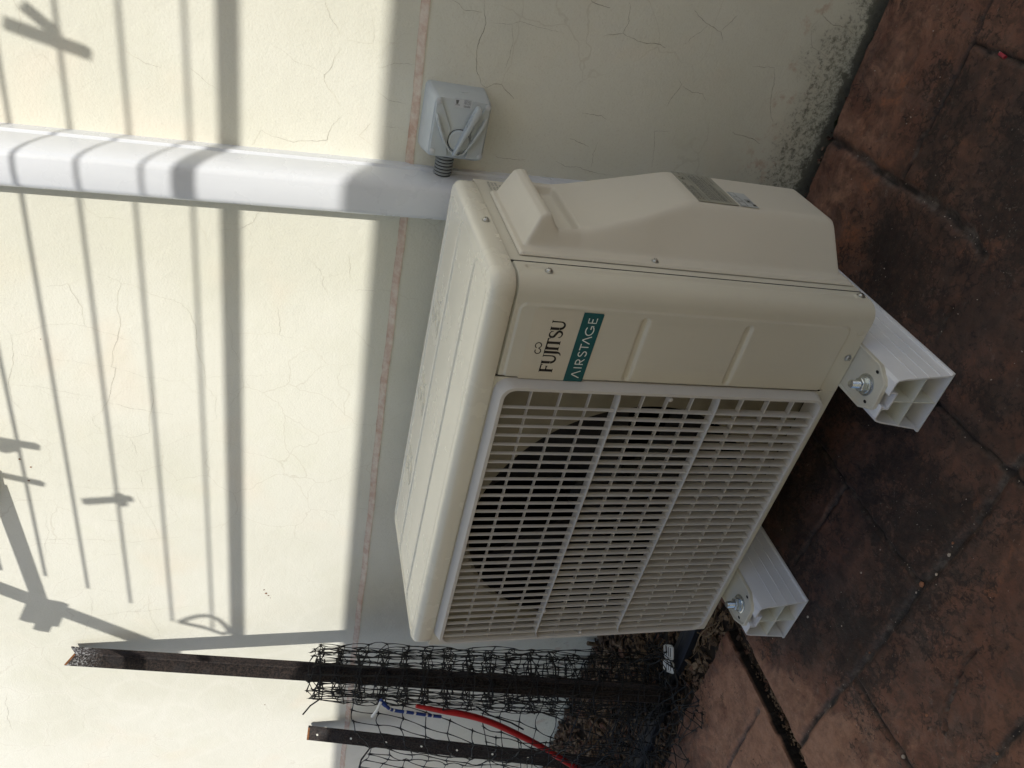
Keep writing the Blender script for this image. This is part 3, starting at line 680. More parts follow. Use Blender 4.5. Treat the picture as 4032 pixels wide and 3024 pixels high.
    V = np.stack([W+.0003+Hh, Y, Z], -1)
    # smooth the field a little
    for _ in range(3):
        A = V[..., 0].copy(); V[1:-1, 1:-1, 0] = (A[1:-1, 1:-1]*4 + A[:-2, 1:-1] + A[2:, 1:-1] + A[1:-1, :-2] + A[1:-1, 2:])/8
    m = MB(); m.grid(V)
    bd = [V[0], V[:, -1], V[-1][::-1], V[::-1, 0]]
    for b_ in bd:
        lo = b_.copy(); lo[:, 0] = W+.0012; m.grid(np.stack([b_, lo]))
    cover = m.build('service_cover', M_['cover'], AC, smooth=R(55))
    # screws
    screw((W+.0001, .0232, -.0442), (1, 0, 0), AC); screw((W+.0042, .0672, -.196), (1, 0, 0), cover); screw((W+.0001, .0325, -.4885), (1, 0, 0), AC, .0044)
    screw((W+.0028, .1413, .0085), (1, 0, 0), lid); screw((.5857, -.0004, -.4874), (0, -1, 0), AC)
    m = MB(); m.box((W-.0002, .0432, ZB+.001), (W+.0003, .0449, -.003)); m.build('panel_seam', M_['hole'], AC)
    # --- badge: clear film, black word mark with infinity sign, teal strip
    m = MB(); m.add([(.5285, -.0024, -.0300), (.6290, -.0024, -.0300), (.6290, -.0024, -.0905), (.5285, -.0024, -.0905)], [(0, 3, 2, 1)]); m.build('badge_film', M_['clear'], AC)
    m = MB(); m.prism([(a, b) for a, b in ((.5279, -.0895), (.5279, -.1135), (.5289, -.1145), (.6255, -.1165), (.6268, -.1155), (.6270, -.0908))], (0, .0004), lambda a, b, s: (a, -.0024-s, b)); teal = m.build('badge_strip', M_['teal'], AC)
    def strokes(m, segs, ox, oz, sx, sz, y):
        for (pts, wa, wb) in segs:
            pts = [(ox+a*sx, oz+b*sz) for a, b in pts]; n = len(pts); A, B = [], []
            for i, p in enumerate(pts):
                q0 = pts[max(i-1, 0)]; q1 = pts[min(i+1, n-1)]; dx, dy = q1[0]-q0[0], q1[1]-q0[1]; l = math.hypot(dx, dy)+1e-9
                ww = (wa + (wb-wa)*(i/(n-1)))/2 if not callable(wa) else wa(i/(n-1))/2
                A.append((p[0]-dy/l*ww, y, p[1]+dx/l*ww)); B.append((p[0]+dy/l*ww, y, p[1]-dx/l*ww))
            m.loft([A, B], close=False)
    arc = lambda cx, cy, rx, ry, a0, a1, n=14: [(cx+rx*math.cos(R(a0+(a1-a0)*i/n)), cy+ry*math.sin(R(a0+(a1-a0)*i/n))) for i in range(n+1)]
    h = .0165; T = .0035; t_ = .0016
    def stem(x, z0=0., z1=1.): return [([(x, z0), (x, z1)], T, T), ([(x-.16, z0), (x+.16, z0)], .0008, .0008), ([(x-.16, z1), (x+.16, z1)], .0008, .0008)]
    segs = []
    def put(ls, dx): 
        for pts, a, b in ls: segs.append(([(p[0]+dx, p[1]) for p in pts], a, b))
    U = stem(.0, .35, 1.)[:1] + stem(0, .35, 1)[2:] + [(arc(.28, .33, .28, .32, 180, 360), lambda s: T - (T-t_)*s, 0), ([(.56, .33), (.56, 1.)], t_, t_), ([(.44, 1.), (.68, 1.)], .0008, .0008)]
    F = stem(0) + [([(0, .97), (.50, .97)], t_, t_), ([(.49, .84), (.51, 1.0)], .0009, .0009), ([(0, .53), (.38, .53)], t_, t_), ([(.37, .43), (.37, .63)], .0008, .0008)]
    Jl = stem(0, .05, 1.)[:1] + stem(0, 0.05, 1)[2:] + [([(0, .06), (-.02, -.12), (-.12, -.25), (-.26, -.30)], T, .0006)]
    I_ = stem(0)
    Tl = stem(0)[:2] + [([(-.36, .96), (.36, .96)], t_*1.1, t_*1.1), ([(-.37, .80), (-.35, 1.0)], .0009, .0009), ([(.37, .80), (.35, 1.0)], .0009, .0009)]
    Sl = [(arc(.0, .745, .235, .235, 20, 200, 12) + arc(.0, .255, .25, .25, 110, 60, 3)[:0] + [(-.19, .60), (.0, .50), (.20, .39)] + arc(.0, .265, .25, .25, 10, -165, 12), lambda s: .0012 + .0019*math.sin(math.pi*s)**2, 0), ([(.225, .72), (.235, .93)], .0008, .0008), ([(-.245, .09), (-.25, .28)], .0008, .0008)]
    put(F, .10); put(U, .80); put(Jl, 1.66); put(I_, 1.98); put(Tl, 2.46); put(Sl, 3.16); put(U, 3.62)
    m = MB(); sx = .0742/4.34; strokes(m, segs, .5406, -.0712, sx, h, -.0027)
    # infinity mark above the J
    inf = [(.5738 + .0073*math.sin(R(a))*(1.0), -.0458 + .0040*math.sin(R(2*a))*1.05 + .0007*math.sin(R(a))) for a in range(-70, 250, 8)]
    inf1 = [(.5738 - .0040 + .0036*math.cos(R(a)), -.0462 + .0036*math.sin(R(a))) for a in range(60, 345, 12)]
    inf2 = [(.5738 + .0040 + .0038*math.cos(R(a)), -.0452 + .0038*math.sin(R(a))) for a in range(-120, 165, 12)]
    strokes(m, [(inf1 + [(.5738+.0, -.0462)] + inf2[::1], .0012, .0012)], 0, 0, 1, 1, -.0027)
    m.build('word_mark', M_['black'], AC)
    s = .0014; segs = []
    def L(ls, dx):
        for p in ls: segs.append(([(a+dx, b) for a, b in p], s, s))
    lam = [[(0, 0), (.33, 1.0), (.36, 1.0), (.69, 0)]]
    L(lam, 0); L([[(0, 0), (0, 1)]], 1.0)
    L([[(0, 0), (0, 1)], [(0, .97), (.2, .97)] + arc(.22, .72, .22, .25, 90, -90, 8) + [(.0, .47)], [(.16, .47), (.5, 0)]], 1.35)
    L([arc(.24, .74, .22, .23, 30, 215, 10) + [(.24, .50)] + arc(.24, .25, .24, .25, 40, -150, 10)], 2.12)
    L([[(0, .97), (.62, .97)], [(.31, .97), (.31, 0)]], 2.72); L(lam, 3.35)
    L([arc(.46, .5, .44, .47, 50, 318, 18) + [(.86, .16), (.86, .42)], [(.56, .42), (.88, .42)]], 4.15); L([[(.42, .97), (0, .97), (0, .03), (.45, .03)], [(0, .52), (.36, .52)]], 5.32)
    m = MB(); sx = .0868/5.77; strokes(m, segs, .5336, -.1085, sx, .0108, -.0030)
    for v_i, v in enumerate(m.v): m.v[v_i] = (v[0], v[1], v[2] - (v[0]-.5336)*.012)
    m.build('product_word', M_['white'], teal)
    # --- energy sticker and white sticker on the bulge
    xo = W + .0003 + .0044 + .0600 + .0006
    m = MB(); 
    def bent(y0, y1, z0, z1, xx=xo): return [(xx, y0, z0), (xx, y1, z0), (xx, y1, z1), (xx, y0, z1)]
    m.box((xo-.0004, .1330, -.3255), (xo, .2330, -.2650)); s1 = m.build('energy_sticker', M_['stick'], cover)
    K = M_['ink']
    text_mesh('sticker_print', '62', .0105, M_['black'], (xo, .205, -.2760), (0, 1, 0), (0, 0, 1), s1)
    text_mesh('sticker_print', 'OUTSIDE SOUND', .0062, K, (xo, .138, -.2710), (0, 1, 0), (0, 0, 1), s1, fit=.058)
    text_mesh('sticker_print', 'POWER LEVEL', .0062, K, (xo, .138, -.2778), (0, 1, 0), (0, 0, 1), s1, fit=.048)
    text_mesh('sticker_print', 'dB(A)', .004, K, (xo, .222, -.2755), (0, 1, 0), (0, 0, 1), s1, fit=.009)
    m = MB()
    for z, a, b in ((-.2865, .141, .222), (-.2895, .141, .226), (-.2925, .141, .218), (-.2955, .141, .228), (-.2985, .141, .21), (-.3075, .141, .222), (-.3100, .141, .20)):
        y = a
        while y < b:
            l = random.uniform(.003, .009); m.add([(xo+.0003, y, z), (xo+.0003, min(y+l, b), z), (xo+.0003, min(y+l, b), z-.0012), (xo+.0003, y, z-.0012)], [(0, 3, 2, 1)]); y += l + .0016
    for z in (-.2815, -.3125): m.add([(xo+.0003, .1332, z), (xo+.0003, .2328, z), (xo+.0003, .2328, z-.0004), (xo+.0003, .1332, z-.0004)], [(0, 3, 2, 1)])
    m.build('sticker_print', K, s1)
    text_mesh('sticker_print', 'CONSULT YOUR SUPPLIER BEFORE INSTALLATION', .0045, K, (xo, .139, -.3050), (0, 1, 0), (0, 0, 1), s1, fit=.088)
    text_mesh('sticker_print', 'Refer to operation manual', .004, K, (xo, .139, -.3185), (0, 1, 0), (0, 0, 1), s1, fit=.04)
    text_mesh('sticker_print', 'Inverter type', .004, K, (xo, .20, -.3185), (0, 1, 0), (0, 0, 1), s1, fit=.026)
    m = MB(); m.box((xo-.0004, .1330, -.3560), (xo, .1800, -.3285)); s2 = m.build('diagram_sticker', M_['stick2'], cover)
    m = MB(); x_ = xo+.0003
    def fr(y0, y1, z0, z1, t=.0006):
        for q in ((y0, y1, z0, z0-t), (y0, y1, z1+t, z1), (y0, y0+t, z0, z1), (y1-t, y1, z0, z1)): m.add([(x_, q[0], q[2]), (x_, q[1], q[2]), (x_, q[1], q[3]), (x_, q[0], q[3])], [(0, 3, 2, 1)])
    fr(.1345, .1480, -.3300, -.3400); fr(.1500, .1630, -.3305, -.3395); fr(.1650, .1790, -.3300, -.3385)
    m.add([(x_, .137, -.3500), (x_, .143, -.3500), (x_, .143, -.3550), (x_, .137, -.3550)], [(0, 3, 2, 1)]); fr(.146, .158, -.345, -.353); m.add([(x_, .149, -.347), (x_, .155, -.347), (x_, .155, -.351), (x_, .149, -.351)], [(0, 3, 2, 1)])
    m.build('sticker_print', M_['black'], s2)
    # rating plate print on the side sheet, half hidden behind the cover
    xs_ = W + .0003
    for i, (tx, f_) in enumerate((('AIR CONDITIONER', .029), ('MODEL   AOTG12', .026), ('SER. No. 1018051', .028), ('240V ~ 50Hz', .020))):
        text_mesh('rating_print', tx, .0040, K, (xs_, .2500, -.0225-.0052*i), (0, 1, 0), (0, 0, 1), AC, fit=f_)
    m = MB()
    m.tube([(xs_, .264, -.0525), (xs_, .270, -.0440), (xs_, .276, -.0525), (xs_, .264, -.0525)], .0004, 4)
    m.build('rating_print', K, AC); m = MB()
    m.tube([(xs_, .256, -.056), (xs_, .281, -.056), (xs_, .281, -.064), (xs_, .256, -.064), (xs_, .256, -.056)], .0004, 4)
    m.build('rating_print', K, AC); m = MB()
    for z in (-.0580, -.0600, -.0620, 0, -.094, -.0975, -.101, -.1045):
        y = .258
        if z == 0: m.build('rating_print', K, AC); m = MB(); continue
        while y < .280: m.add([(xs_+.0002, y, z), (xs_+.0002, y+.003, z), (xs_+.0002, y+.003, z-.0012), (xs_+.0002, y, z-.0012)], [(0, 3, 2, 1)]); y += .0042
    m.build('rating_print', K, AC)
    # --- feet with bolts
    for cx, by in ((.5725, -.0400), (.1215, -.0400)):
        zr = ZG + .0835 + .0002
        m = MB(); out = [(-.0330, .03), (-.0330, -.048), (-.0215, -.0690), (-.0170, -.0720), (.0175, -.0695), (.0240, -.0640), (.0345, -.0460), (.0355, .03)]
        cxx = cx
        rings = []
        for (s_, dz) in ((1.0, 0.), (1.0, .0055), (.955, .0062), (.90, .0036)):
            rings.append([(cxx + a*s_, (b-(-.02))*s_-.02 if b < .02 else b, zr+dz) for a, b in out])
        m.loft(rings, True, True, True); ft = m.build('foot', BE, AC, smooth=R(40))
        m = MB(); B = Vector((cxx-.002, by, zr+.0036)); m.lathe([(.0150, 0), (.0150, .0016), (.0135, .0022)], B, (0, 0, 1), 28); m.build('washer', M_['zinc'], ft, smooth=R(40))
        m = MB(); hexr = lambda r_, z: [(B.x + r_*math.cos(R(60*k+12)), B.y + r_*math.sin(R(60*k+12)), B.z + z) for k in range(6)]
        m.loft([[(B.x+.0125*math.cos(a), B.y+.0125*math.sin(a), B.z+.0022) for a in np.linspace(0, 6.283, 25)[:-1]], [(B.x+.0118*math.cos(a), B.y+.0118*math.sin(a), B.z+.0042) for a in np.linspace(0, 6.283, 25)[:-1]]], True, True, True)
        m.loft([hexr(.0100, .0042), hexr(.0100, .0112), hexr(.0086, .0122)], True, True, True); m.build('nut', M_['zinc'], ft, bevel=.0004)
        m = MB(); prof = [(.0048, .010)]
        z = .0125
        while z < .0245: prof += [(.0056, z), (.0048, z+.0007)]; z += .0014
        prof += [(.0044, .0256), (.002, .0260)]
        m.lathe(prof, B, (0, 0, 1), 20); m.build('bolt', M_['zinc'], ft)
        for sx_, sy in ((.0245, -.0505), (-.0215, -.0570)):
            m = MB(); q = Vector((cxx+sx_*.95, sy+.004, zr+.00405)); m.add([(q.x+.0022*math.cos(a), q.y+.0030*math.sin(a), q.z) for a in np.linspace(0, 6.283, 13)[:-1]], [tuple(range(12))]); m.build('drain_hole', M_['hole'], ft)
build_ac()

# ------------------------------------------------------------------ white plastic mounting rails
def build_rail(cx, y0, y1, label):
    t = thing('mounting_rail', (cx, y0, ZG), label, 'mounting rail', 'white mounting rails under the air conditioner')
    hr, wt, wb, th = .0835, .0693, .0905, .0022
    zb, zt = ZG+.0008, ZG+hr
    o = [(-wb/2-.0035, 0), (-wb/2-.0035, .0035), (-wb/2, .0045), (-wt/2-.0012, hr-.012), (-wt/2+.0015, hr-.003), (-wt/2+.006, hr), (-.0095, hr), (-.0095, hr-.0028), (-.0125, hr-.0028), (-.0125, hr-.0108), (.0095+.003, hr-.0108), (.0125, hr-.0028), (.0095, hr-.0028), (.0095, hr), (wt/2-.006, hr), (wt/2-.0015, hr-.003), (wt/2+.0012, hr-.012), (wb/2, .0045), (wb/2+.0035, .0035), (wb/2+.0035, 0)]
    ys = [y0 + .0012*math.sin(k*2.1) for k in range(len(o))]
    def shell(m, pts, closed, thk):
        n = len(pts); inn = []
        for i in range(n):
            p = pts[i]; a = pts[(i-1) % n] if closed or i else pts[i]; b = pts[(i+1) % n] if closed or i < n-1 else pts[i]
            dx, dy = b[0]-a[0], b[1]-a[1]; l = math.hypot(dx, dy); nx, ny = dy/l, -dx/l
            inn.append((p[0]+nx*thk, p[1]+ny*thk))
        R_ = lambda P, y: [(cx+a, y, zb+b) for a, b in P]
        m.loft([R_(pts, y1), R_(pts, y0), R_(inn, y0), R_(inn, y1)], closed)
    m = MB(); shell(m, o[::1], True, th); 
    m.build('outer_skin', M_['pvc'], t, smooth=R(25))
    m = MB(); tz = hr*.47
    m.box((cx-.0385, y0+.0004, zb+tz-.0008), (cx+.0385, y1, zb+tz+.0008)); m.box((cx-.0009, y0+.0004, zb+.002), (cx+.0009, y1, zb+tz-.0009)); m.box((cx-.0009, y0+.0004, zb+tz+.0009), (cx+.0009, y1, zb+hr-.0112))
    m.build('inner_webs', M_['pvcin'], t)
    m = MB()
    for f_ in (.22, .47, .74):
        for s_ in (-1, 1):
            xw = s_*(wb/2 + (wt/2+.0012-wb/2)*f_ + .0001); z = zb+.0045+(hr-.0165)*f_
            m.box((cx+xw-.0007, y0+.001, z-.0006), (cx+xw+.0007, y1, z+.0006))
    m.build('extrusion_line', M_['pvc'], t)
    m = MB(); m.box((cx-.0085, -.052, zb+hr-.0100), (cx+.0085, -.028, zb+hr-.0030)); m.build('clamp_block', M_['zinc'], t)
    return t
build_rail(.5720, -.0784, .345, 'white plastic mounting rail under the right end of the air conditioner')
build_rail(.1216, -.0784, .345, 'white plastic mounting rail under the left end of the air conditioner beside the soil')

# ------------------------------------------------------------------ pipe duct up the wall
def build_duct():
    t = thing('pipe_duct', (.60, YW, -.30), 'white plastic pipe duct running up the wall into the air conditioner', 'pipe duct')
    cxr = lambda z: .6225 + .0106*(.60-z)/.43 - .0098      # slight lean
    prof = [(.0352, -.006), (.0356, .012), (.0340, .0127), (.0332, .0150), (.0318, .0156), (.0316, .0166), (.0330, .0172), (.0322, .030), (.0300, .044), (.0262, .055), (.0215, .0605), (.0165, .0622), (.0, .0628), (-.0165, .0622), (-.0215, .0605), (-.0262, .055), (-.0300, .044), (-.0322, .030), (-.0330, .0160), (-.0335, .0155), (-.0340, .0125), (-.0352, .012), (-.0352, -.006)]
    m = MB(); rings = []
    for z in np.linspace(-.40, 1.6, 21):
        c = .5838 + (.60-z)*.0122/.43*1.0
        rings.append([(c+a, YW-b, z) for a, b in prof])
    m.loft(rings, close=False); d = m.build('cover', M_['duct'], t, smooth=R(50))
build_duct()

# ------------------------------------------------------------------ isolator switch + conduit
def build_isolator():
    t = thing('isolator_switch', (.71, YW, .02), 'pale grey weatherproof isolator switch box mounted sideways on the wall', 'switch')
    yb = YW+.001; I = M_['iso']; dp = .055; yf = YW - dp
    m = MB()
    def rr(x0, x1, z0, z1, r_, y, n=5):
        out = []
        for (cx, cz, a0) in ((x1-r_, z1-r_, 0), (x0+r_, z1-r_, 1), (x0+r_, z0+r_, 2), (x1-r_, z0+r_, 3)):
            for k in range(n+1): a = (a0+k/n)*math.pi/2; out.append((cx+r_*math.cos(a), y, cz+r_*math.sin(a)))
        return out
    xa, xb, za, zb_ = .6650, .7590, -.0235, .0650
    fa, fb, ga, gb = .6700, .7540, -.0215, .0590
    m.loft([rr(xa, xb, za, zb_, .007, yb), rr(xa+.001, xb-.001, za+.001, zb_-.001, .007, YW-.022), rr(fa-.001, fb+.001, ga-.001, gb+.001, .008, yf+.005), rr(fa+.001, fb-.001, ga+.001, gb-.001, .008, yf+.001), rr(fa+.004, fb-.004, ga+.004, gb-.004, .007, yf)], True, True, True)
    body = m.build('box', I, t, smooth=R(40))
    m = MB(); m.lathe([(.0085, 0), (.0085, .0008), (.0078, .0009)], (.7568, YW-.024, .016), (1, 0, .02), 24); m.build('knockout', I, body)
    # raised pads either side of a sunken wedge: apex towards the left
    yy = yf - .0035
    def pad(poly, d=.0035, name='raised_pad', mat=I, y=yf, bev=.0008):
        m = MB()
        a = sum(poly[i][0]*poly[(i+1) % len(poly)][1]-poly[(i+1) % len(poly)][0]*poly[i][1] for i in range(len(poly)))
        if a < 0: poly = poly[::-1]
        m.prism(poly, (0, d), lambda a, b, s: (a, y-s, b)); return m.build(name, mat, body, bevel=bev)
    pad([(.6735, .0565), (.7500, .0565), (.7530, .0515), (.7107, .0303), (.7010, .0330), (.6880, .0335), (.6735, .030)])
    pad([(.6735, -.0190), (.7500, -.0190), (.7530, -.0150), (.7330, -.0060), (.7120, .0020), (.7000, .0005), (.6880, .0010), (.6735, .005)])
    # V guard: two curved fins meeting left of the dial
    def fin(pts, name='guard_fin'):
        m = MB(); A = []
        for i, (x, z, hgt, wd) in enumerate(pts):
            a = pts[max(i-1, 0)]; b = pts[min(i+1, len(pts)-1)]; dx, dz = b[0]-a[0], b[1]-a[1]; l = math.hypot(dx, dz); nx, nz = -dz/l, dx/l
            A.append([(x+nx*wd, yf-.003, z+nz*wd), (x+nx*wd*.8, yf-.003-hgt, z+nz*wd*.8), (x-nx*wd*.8, yf-.003-hgt, z-nz*wd*.8), (x-nx*wd, yf-.003, z-nz*wd)])
        m.loft(A, True, True, True); m.build(name, I, body, smooth=R(30), bevel=.0006)
    fin([(.7316, .0545, .001, .0016), (.7270, .0530, .006, .0022), (.712, .0465, .008, .0020), (.695, .0385, .008, .0018), (.684, .0300, .007, .0016), (.6790, .0215, .0055, .0014), (.6772, .0160, .005, .0014)])
    fin([(.7345, -.0165, .001, .0018), (.7290, -.0145, .006, .0026), (.716, -.0085, .009, .0026), (.700, -.0015, .008, .0022), (.688, .0040, .006, .0018), (.6800, .0090, .0055, .0014), (.6772, .0160, .005, .0014)])
    # dial and lever
    m = MB(); c = (.6973, yf, .0173); m.lathe([(.0158, .0002), (.0158, .0003)], c, (0, -1, 0), 40); m.build('dial_gap', M_['hole'], body)
    m = MB(); m.lathe([(.0150, 0), (.0150, .0052), (.0142, .0060)], c, (0, -1, 0), 40); dial = m.build('dial', I, body, smooth=R(40))
    m = MB(); A = Vector((.6772, yf, .0232)); B = Vector((.7490, yf, -.0035)); d = (B-A).normalized(); nn = Vector((-d.z, 0, d.x)); Lh = (B-A).length
    rings = []
    for s, wd, hg in ((0, .0012, .010), (.004, .0024, .014), (Lh*.5, .0036, .016), (Lh*.72, .0044, .0165), (Lh*.93, .0048, .016), (Lh*.985, .0036, .014), (Lh, .0012, .011)):
        p = A + d*s; rings.append([p + nn*wd + Vector((0, -.0045, 0)), p + nn*wd*.9 + Vector((0, -hg+.001, 0)), p + nn*wd*.5 + Vector((0, -hg, 0)), p - nn*wd*.5 + Vector((0, -hg, 0)), p - nn*wd*.9 + Vector((0, -hg+.001, 0)), p - nn*wd + Vector((0, -.0045, 0))])
    m.loft(rings, True, True, True)
    for k in range(6):
        p = A + d*(Lh*(.60+.055*k))
        for sg in (-1, 1): m.tube([p + nn*.0044*sg + Vector((0, -.007, 0)), p + nn*.0046*sg + Vector((0, -.0145, 0))], .0009, 6)
    m.build('lever', I, dial, smooth=R(35))
    for (x, z) in ((.7485, .0533), (.6785, .0527), (.7485, -.0155), (.6789, -.0165)):
        m = MB(); m.lathe([(.0041, 0), (.0041, .0010), (.0037, .0013)], (x, yf-.0035, z), (0, -1, 0), 20); m.build('corner_plug', M_['isolab'], body, smooth=R(40))
    lab = MB(); lab.add([(.7426, yf-.0004, .0318), (.7546, yf-.0004, .0322), (.7549, yf-.0004, .0067), (.7425, yf-.0004, .0063)], [(0, 1, 2, 3)]); lb = lab.build('rating_label', M_['isolab'], body)
    ux, uy = (0, 0, -1), (1, 0, 0)    # lettering stands on its side, base towards the left... reads downwards
    K = M_['ink']
    text_mesh('label_print', 'tesla', .0050, K, (.7440, yf-.0005, .0068+.0115), (0, 0, -1), (1, 0, 0), lb, fit=.0095)
    text_mesh('label_print', 'IP66', .0028, K, (.7455, yf-.0005, .0300), (0, 0, -1), (1, 0, 0), lb, fit=.006)
    for i, s_ in enumerate(('MPV132', '20A 440V', 'AS/NZS 3133')): text_mesh('label_print', s_, .0022, K, (.7482+.0021*i, yf-.0005, .0185), (0, 0, -1), (1, 0, 0), lb, fit=.010)
    m = MB(); m.add([(.7475, yf-.0006, .0290), (.7525, yf-.0006, .0300), (.7525, yf-.0006, .0255), (.7475, yf-.0006, .0265)], [(0, 1, 2, 3)]); m.build('label_print', K, lb)
    text_mesh('off_lettering', 'O OFF', .0068, M_['isolab'], (.7165, yf-.0036, .0470), (.88, 0, -.0+.42), (-.42, 0, .88), body, fit=.016)
    text_mesh('on_lettering', 'I ON', .0068, M_['isolab'], (.7180, yf-.0036, -.0075), (.9, 0, -.40), (.40, 0, .9), body, fit=.014)
    t2 = thing('conduit_stub', (.65, YW-.02, .0243), 'short grey corrugated conduit between the isolator switch and the pipe duct', 'conduit')
    m = MB(); prof = []; x = 0
    while x < .040: prof += [(.0128, x), (.0136, x+.0006), (.0136, x+.0030), (.0128, x+.0036), (.0118, x+.0038), (.0118, x+.0047)]; x += .0049
    m.cm = 0; m.lathe(prof, (.6290, YW-.0195, .0243), (1, 0, .02), 30)
    o = m.build('conduit', [M_['conduit'], M_['groove']], t2, smooth=R(40))
    n = 30
    for p in o.data.polygons:
        if math.hypot(p.center.y-(YW-.0195), p.center.z-.0243) < .01265: p.material_index = 1
build_isolator()

# ------------------------------------------------------------------ steel posts
def leg_plate(m, A, B, offa, offb, th, holes, hr=.0030, nrm=None):
    "plate from spine A..B, between offsets offa and offb across, with round holes at distances"
    d = (B-A).normalized(); L = (B-A).length; u = (offb-offa); wv = u.length; un = u/wv; n_ = d.cross(un).normalized()*th
    P = lambda s, c: A + d*s + offa + un*c
    def quadprism(q): 
        b = [p + n_ for p in q]; m.add(q + b, [(0, 1, 2, 3), (7, 6, 5, 4), (0, 4, 5, 1), (1, 5, 6, 2), (2, 6, 7, 3), (3, 7, 4, 0)])
    cuts = sorted(holes); s0 = 0; c = wv*.55; k = .0052
    for h in cuts:
        if h-k < 0 or h+k > L: continue
        quadprism([P(s0, 0), P(h-k, 0), P(h-k, wv), P(s0, wv)])
        N = 16; circ = [P(h+hr*math.cos(2*math.pi*i/N), c+hr*1.0*math.sin(2*math.pi*i/N)) for i in range(N)]; out = []
        for i in range(N):
            a = 2*math.pi*i/N; ca, sa = math.cos(a), math.sin(a); hi = wv-c if sa > 0 else c
            q = min(k/abs(ca) if abs(ca) > 1e-6 else 9, hi/abs(sa) if abs(sa) > 1e-6 else 9); out.append(P(h+q*ca, c+q*sa))
        cornersfix = [P(h+k, wv), P(h-k, wv), P(h-k, 0), P(h+k, 0)]
        for i in range(N):
            j = (i+1) % N; m.add([out[i], out[j], circ[j], circ[i]], [(0, 1, 2, 3)]); m.add([out[i]+n_, out[j]+n_, circ[j]+n_, circ[i]+n_], [(3, 2, 1, 0)]); m.add([circ[i], circ[j], circ[j]+n_, circ[i]+n_], [(0, 1, 2, 3)])
        for cf, lo in zip(cornersfix, (45, 135, 225, 315)):
            ii = min(range(N), key=lambda i: 0); 
            # corner triangle between the two nearest outline points
            ds = sorted(range(N), key=lambda i: (out[i]-cf).length)[:2]
            m.add([out[ds[0]], out[ds[1]], cf], [(0, 1, 2)]); m.add([out[ds[0]]+n_, out[ds[1]]+n_, cf+n_], [(2, 1, 0)])
        s0 = h + k
    quadprism([P(s0, 0), P(L, 0), P(L, wv), P(s0, wv)])
def post(A, B, la, lb, holes_a, holes_b, label, rust=True):
    t = thing('steel_post', B, label, 'steel post', 'steel angle posts leaning against the wall')
    m = MB(); z = Vector((0, 0, 0)); d = (B-A).normalized()
    leg_plate(m, A, B, z, la, .0026, holes_a); leg_plate(m, A, B, lb, z, .0026, holes_b)
    m.tube([A + Vector((0, .0004, 0)), B], .0028, 8)
    m.build('angle_bar', M_['steel'], t)
    m = MB()
    for off in (la, lb):
        un = off.normalized(); n_ = d.cross(un).normalized()*.0014
        q = [A - d*.0008 + un*.0, A - d*.0008 + off, A + d*.004 + off, A + d*.0035]
        for sgn in (-.4, 2.2 if off is la else -2.2): m.add([p + n_*sgn for p in q], [(0, 1, 2, 3)])
    m.build('rusty_end', M_['rust'], t)
    return t
P1A = Vector((-.500, YW-.006, .6215)); P1B = Vector((-.318, .070, -.62))
post(P1A, P1B, Vector((-.0070, -.0225, .016)), Vector((.0219, -.0019, .005)), [], [], 'tall dark steel angle post whose top leans on the sunlit wall')
P2A = Vector((-.857, YW-.004, .1255)); P2B = Vector((-.742, .150, -.64))
post(P2A, P2B, Vector((-.0235, -.0215, .003)), Vector((.010, -.006, .0)), [.004, .024, .110, .200, .290, .380, .47, .56], [], 'short dark steel angle post with a row of round holes, leftmost by the wall')

# ------------------------------------------------------------------ black plastic netting
def knot(m, p, u, v, s=.0030):
    n_ = u.cross(v).normalized()*.0010; pts = []
    for k in range(8):
        a = k*math.pi/4; rr = s*(1.35 if k % 2 == 0 else .55); pts.append(p + u*math.cos(a)*rr + v*math.sin(a)*rr)
    m.add(pts + [p + n_, p - n_], [(i, (i+1) % 8, 8) for i in range(8)] + [((i+1) % 8, i, 9) for i in range(8)])
def net(m, F, nu, nv, r=.00095, sub=4, seed=0, jit=.0022, ks=.0032):
    "F(i,j) -> point; strands along both directions, sagging between the knots"
    rn = random.Random(seed)
    P = [[F(i, j) + Vector((rn.gauss(0, jit), rn.gauss(0, jit), rn.gauss(0, jit))) for j in range(nv)] for i in range(nu)]
    def strand(pts):
        q = []
        for a, b in zip(pts, pts[1:]):
            bow = Vector((rn.gauss(0, 1), rn.gauss(0, 1), rn.gauss(0, 1)))*.0022
            for k in range(sub): s = k/sub; q.append(a.lerp(b, s) + bow*math.sin(math.pi*s))
        q.append(pts[-1]); rr = [r*(1.0 + .9*abs(math.cos(math.pi*k/sub))**6) for k in range(len(q))]
        m.tube(q, rr, 4, False)
    for i in range(nu): strand(P[i])
    for j in range(nv): strand([P[i][j] for i in range(nu)])
    for i in range(nu):
        for j in range(nv):
            a = P[min(i+1, nu-1)][j]-P[max(i-1, 0)][j]; b = P[i][min(j+1, nv-1)]-P[i][max(j-1, 0)]
            if a.length > 1e-6 and b.length > 1e-6: knot(m, P[i][j], a.normalized(), b.normalized(), ks*rn.uniform(.7, 1.25))
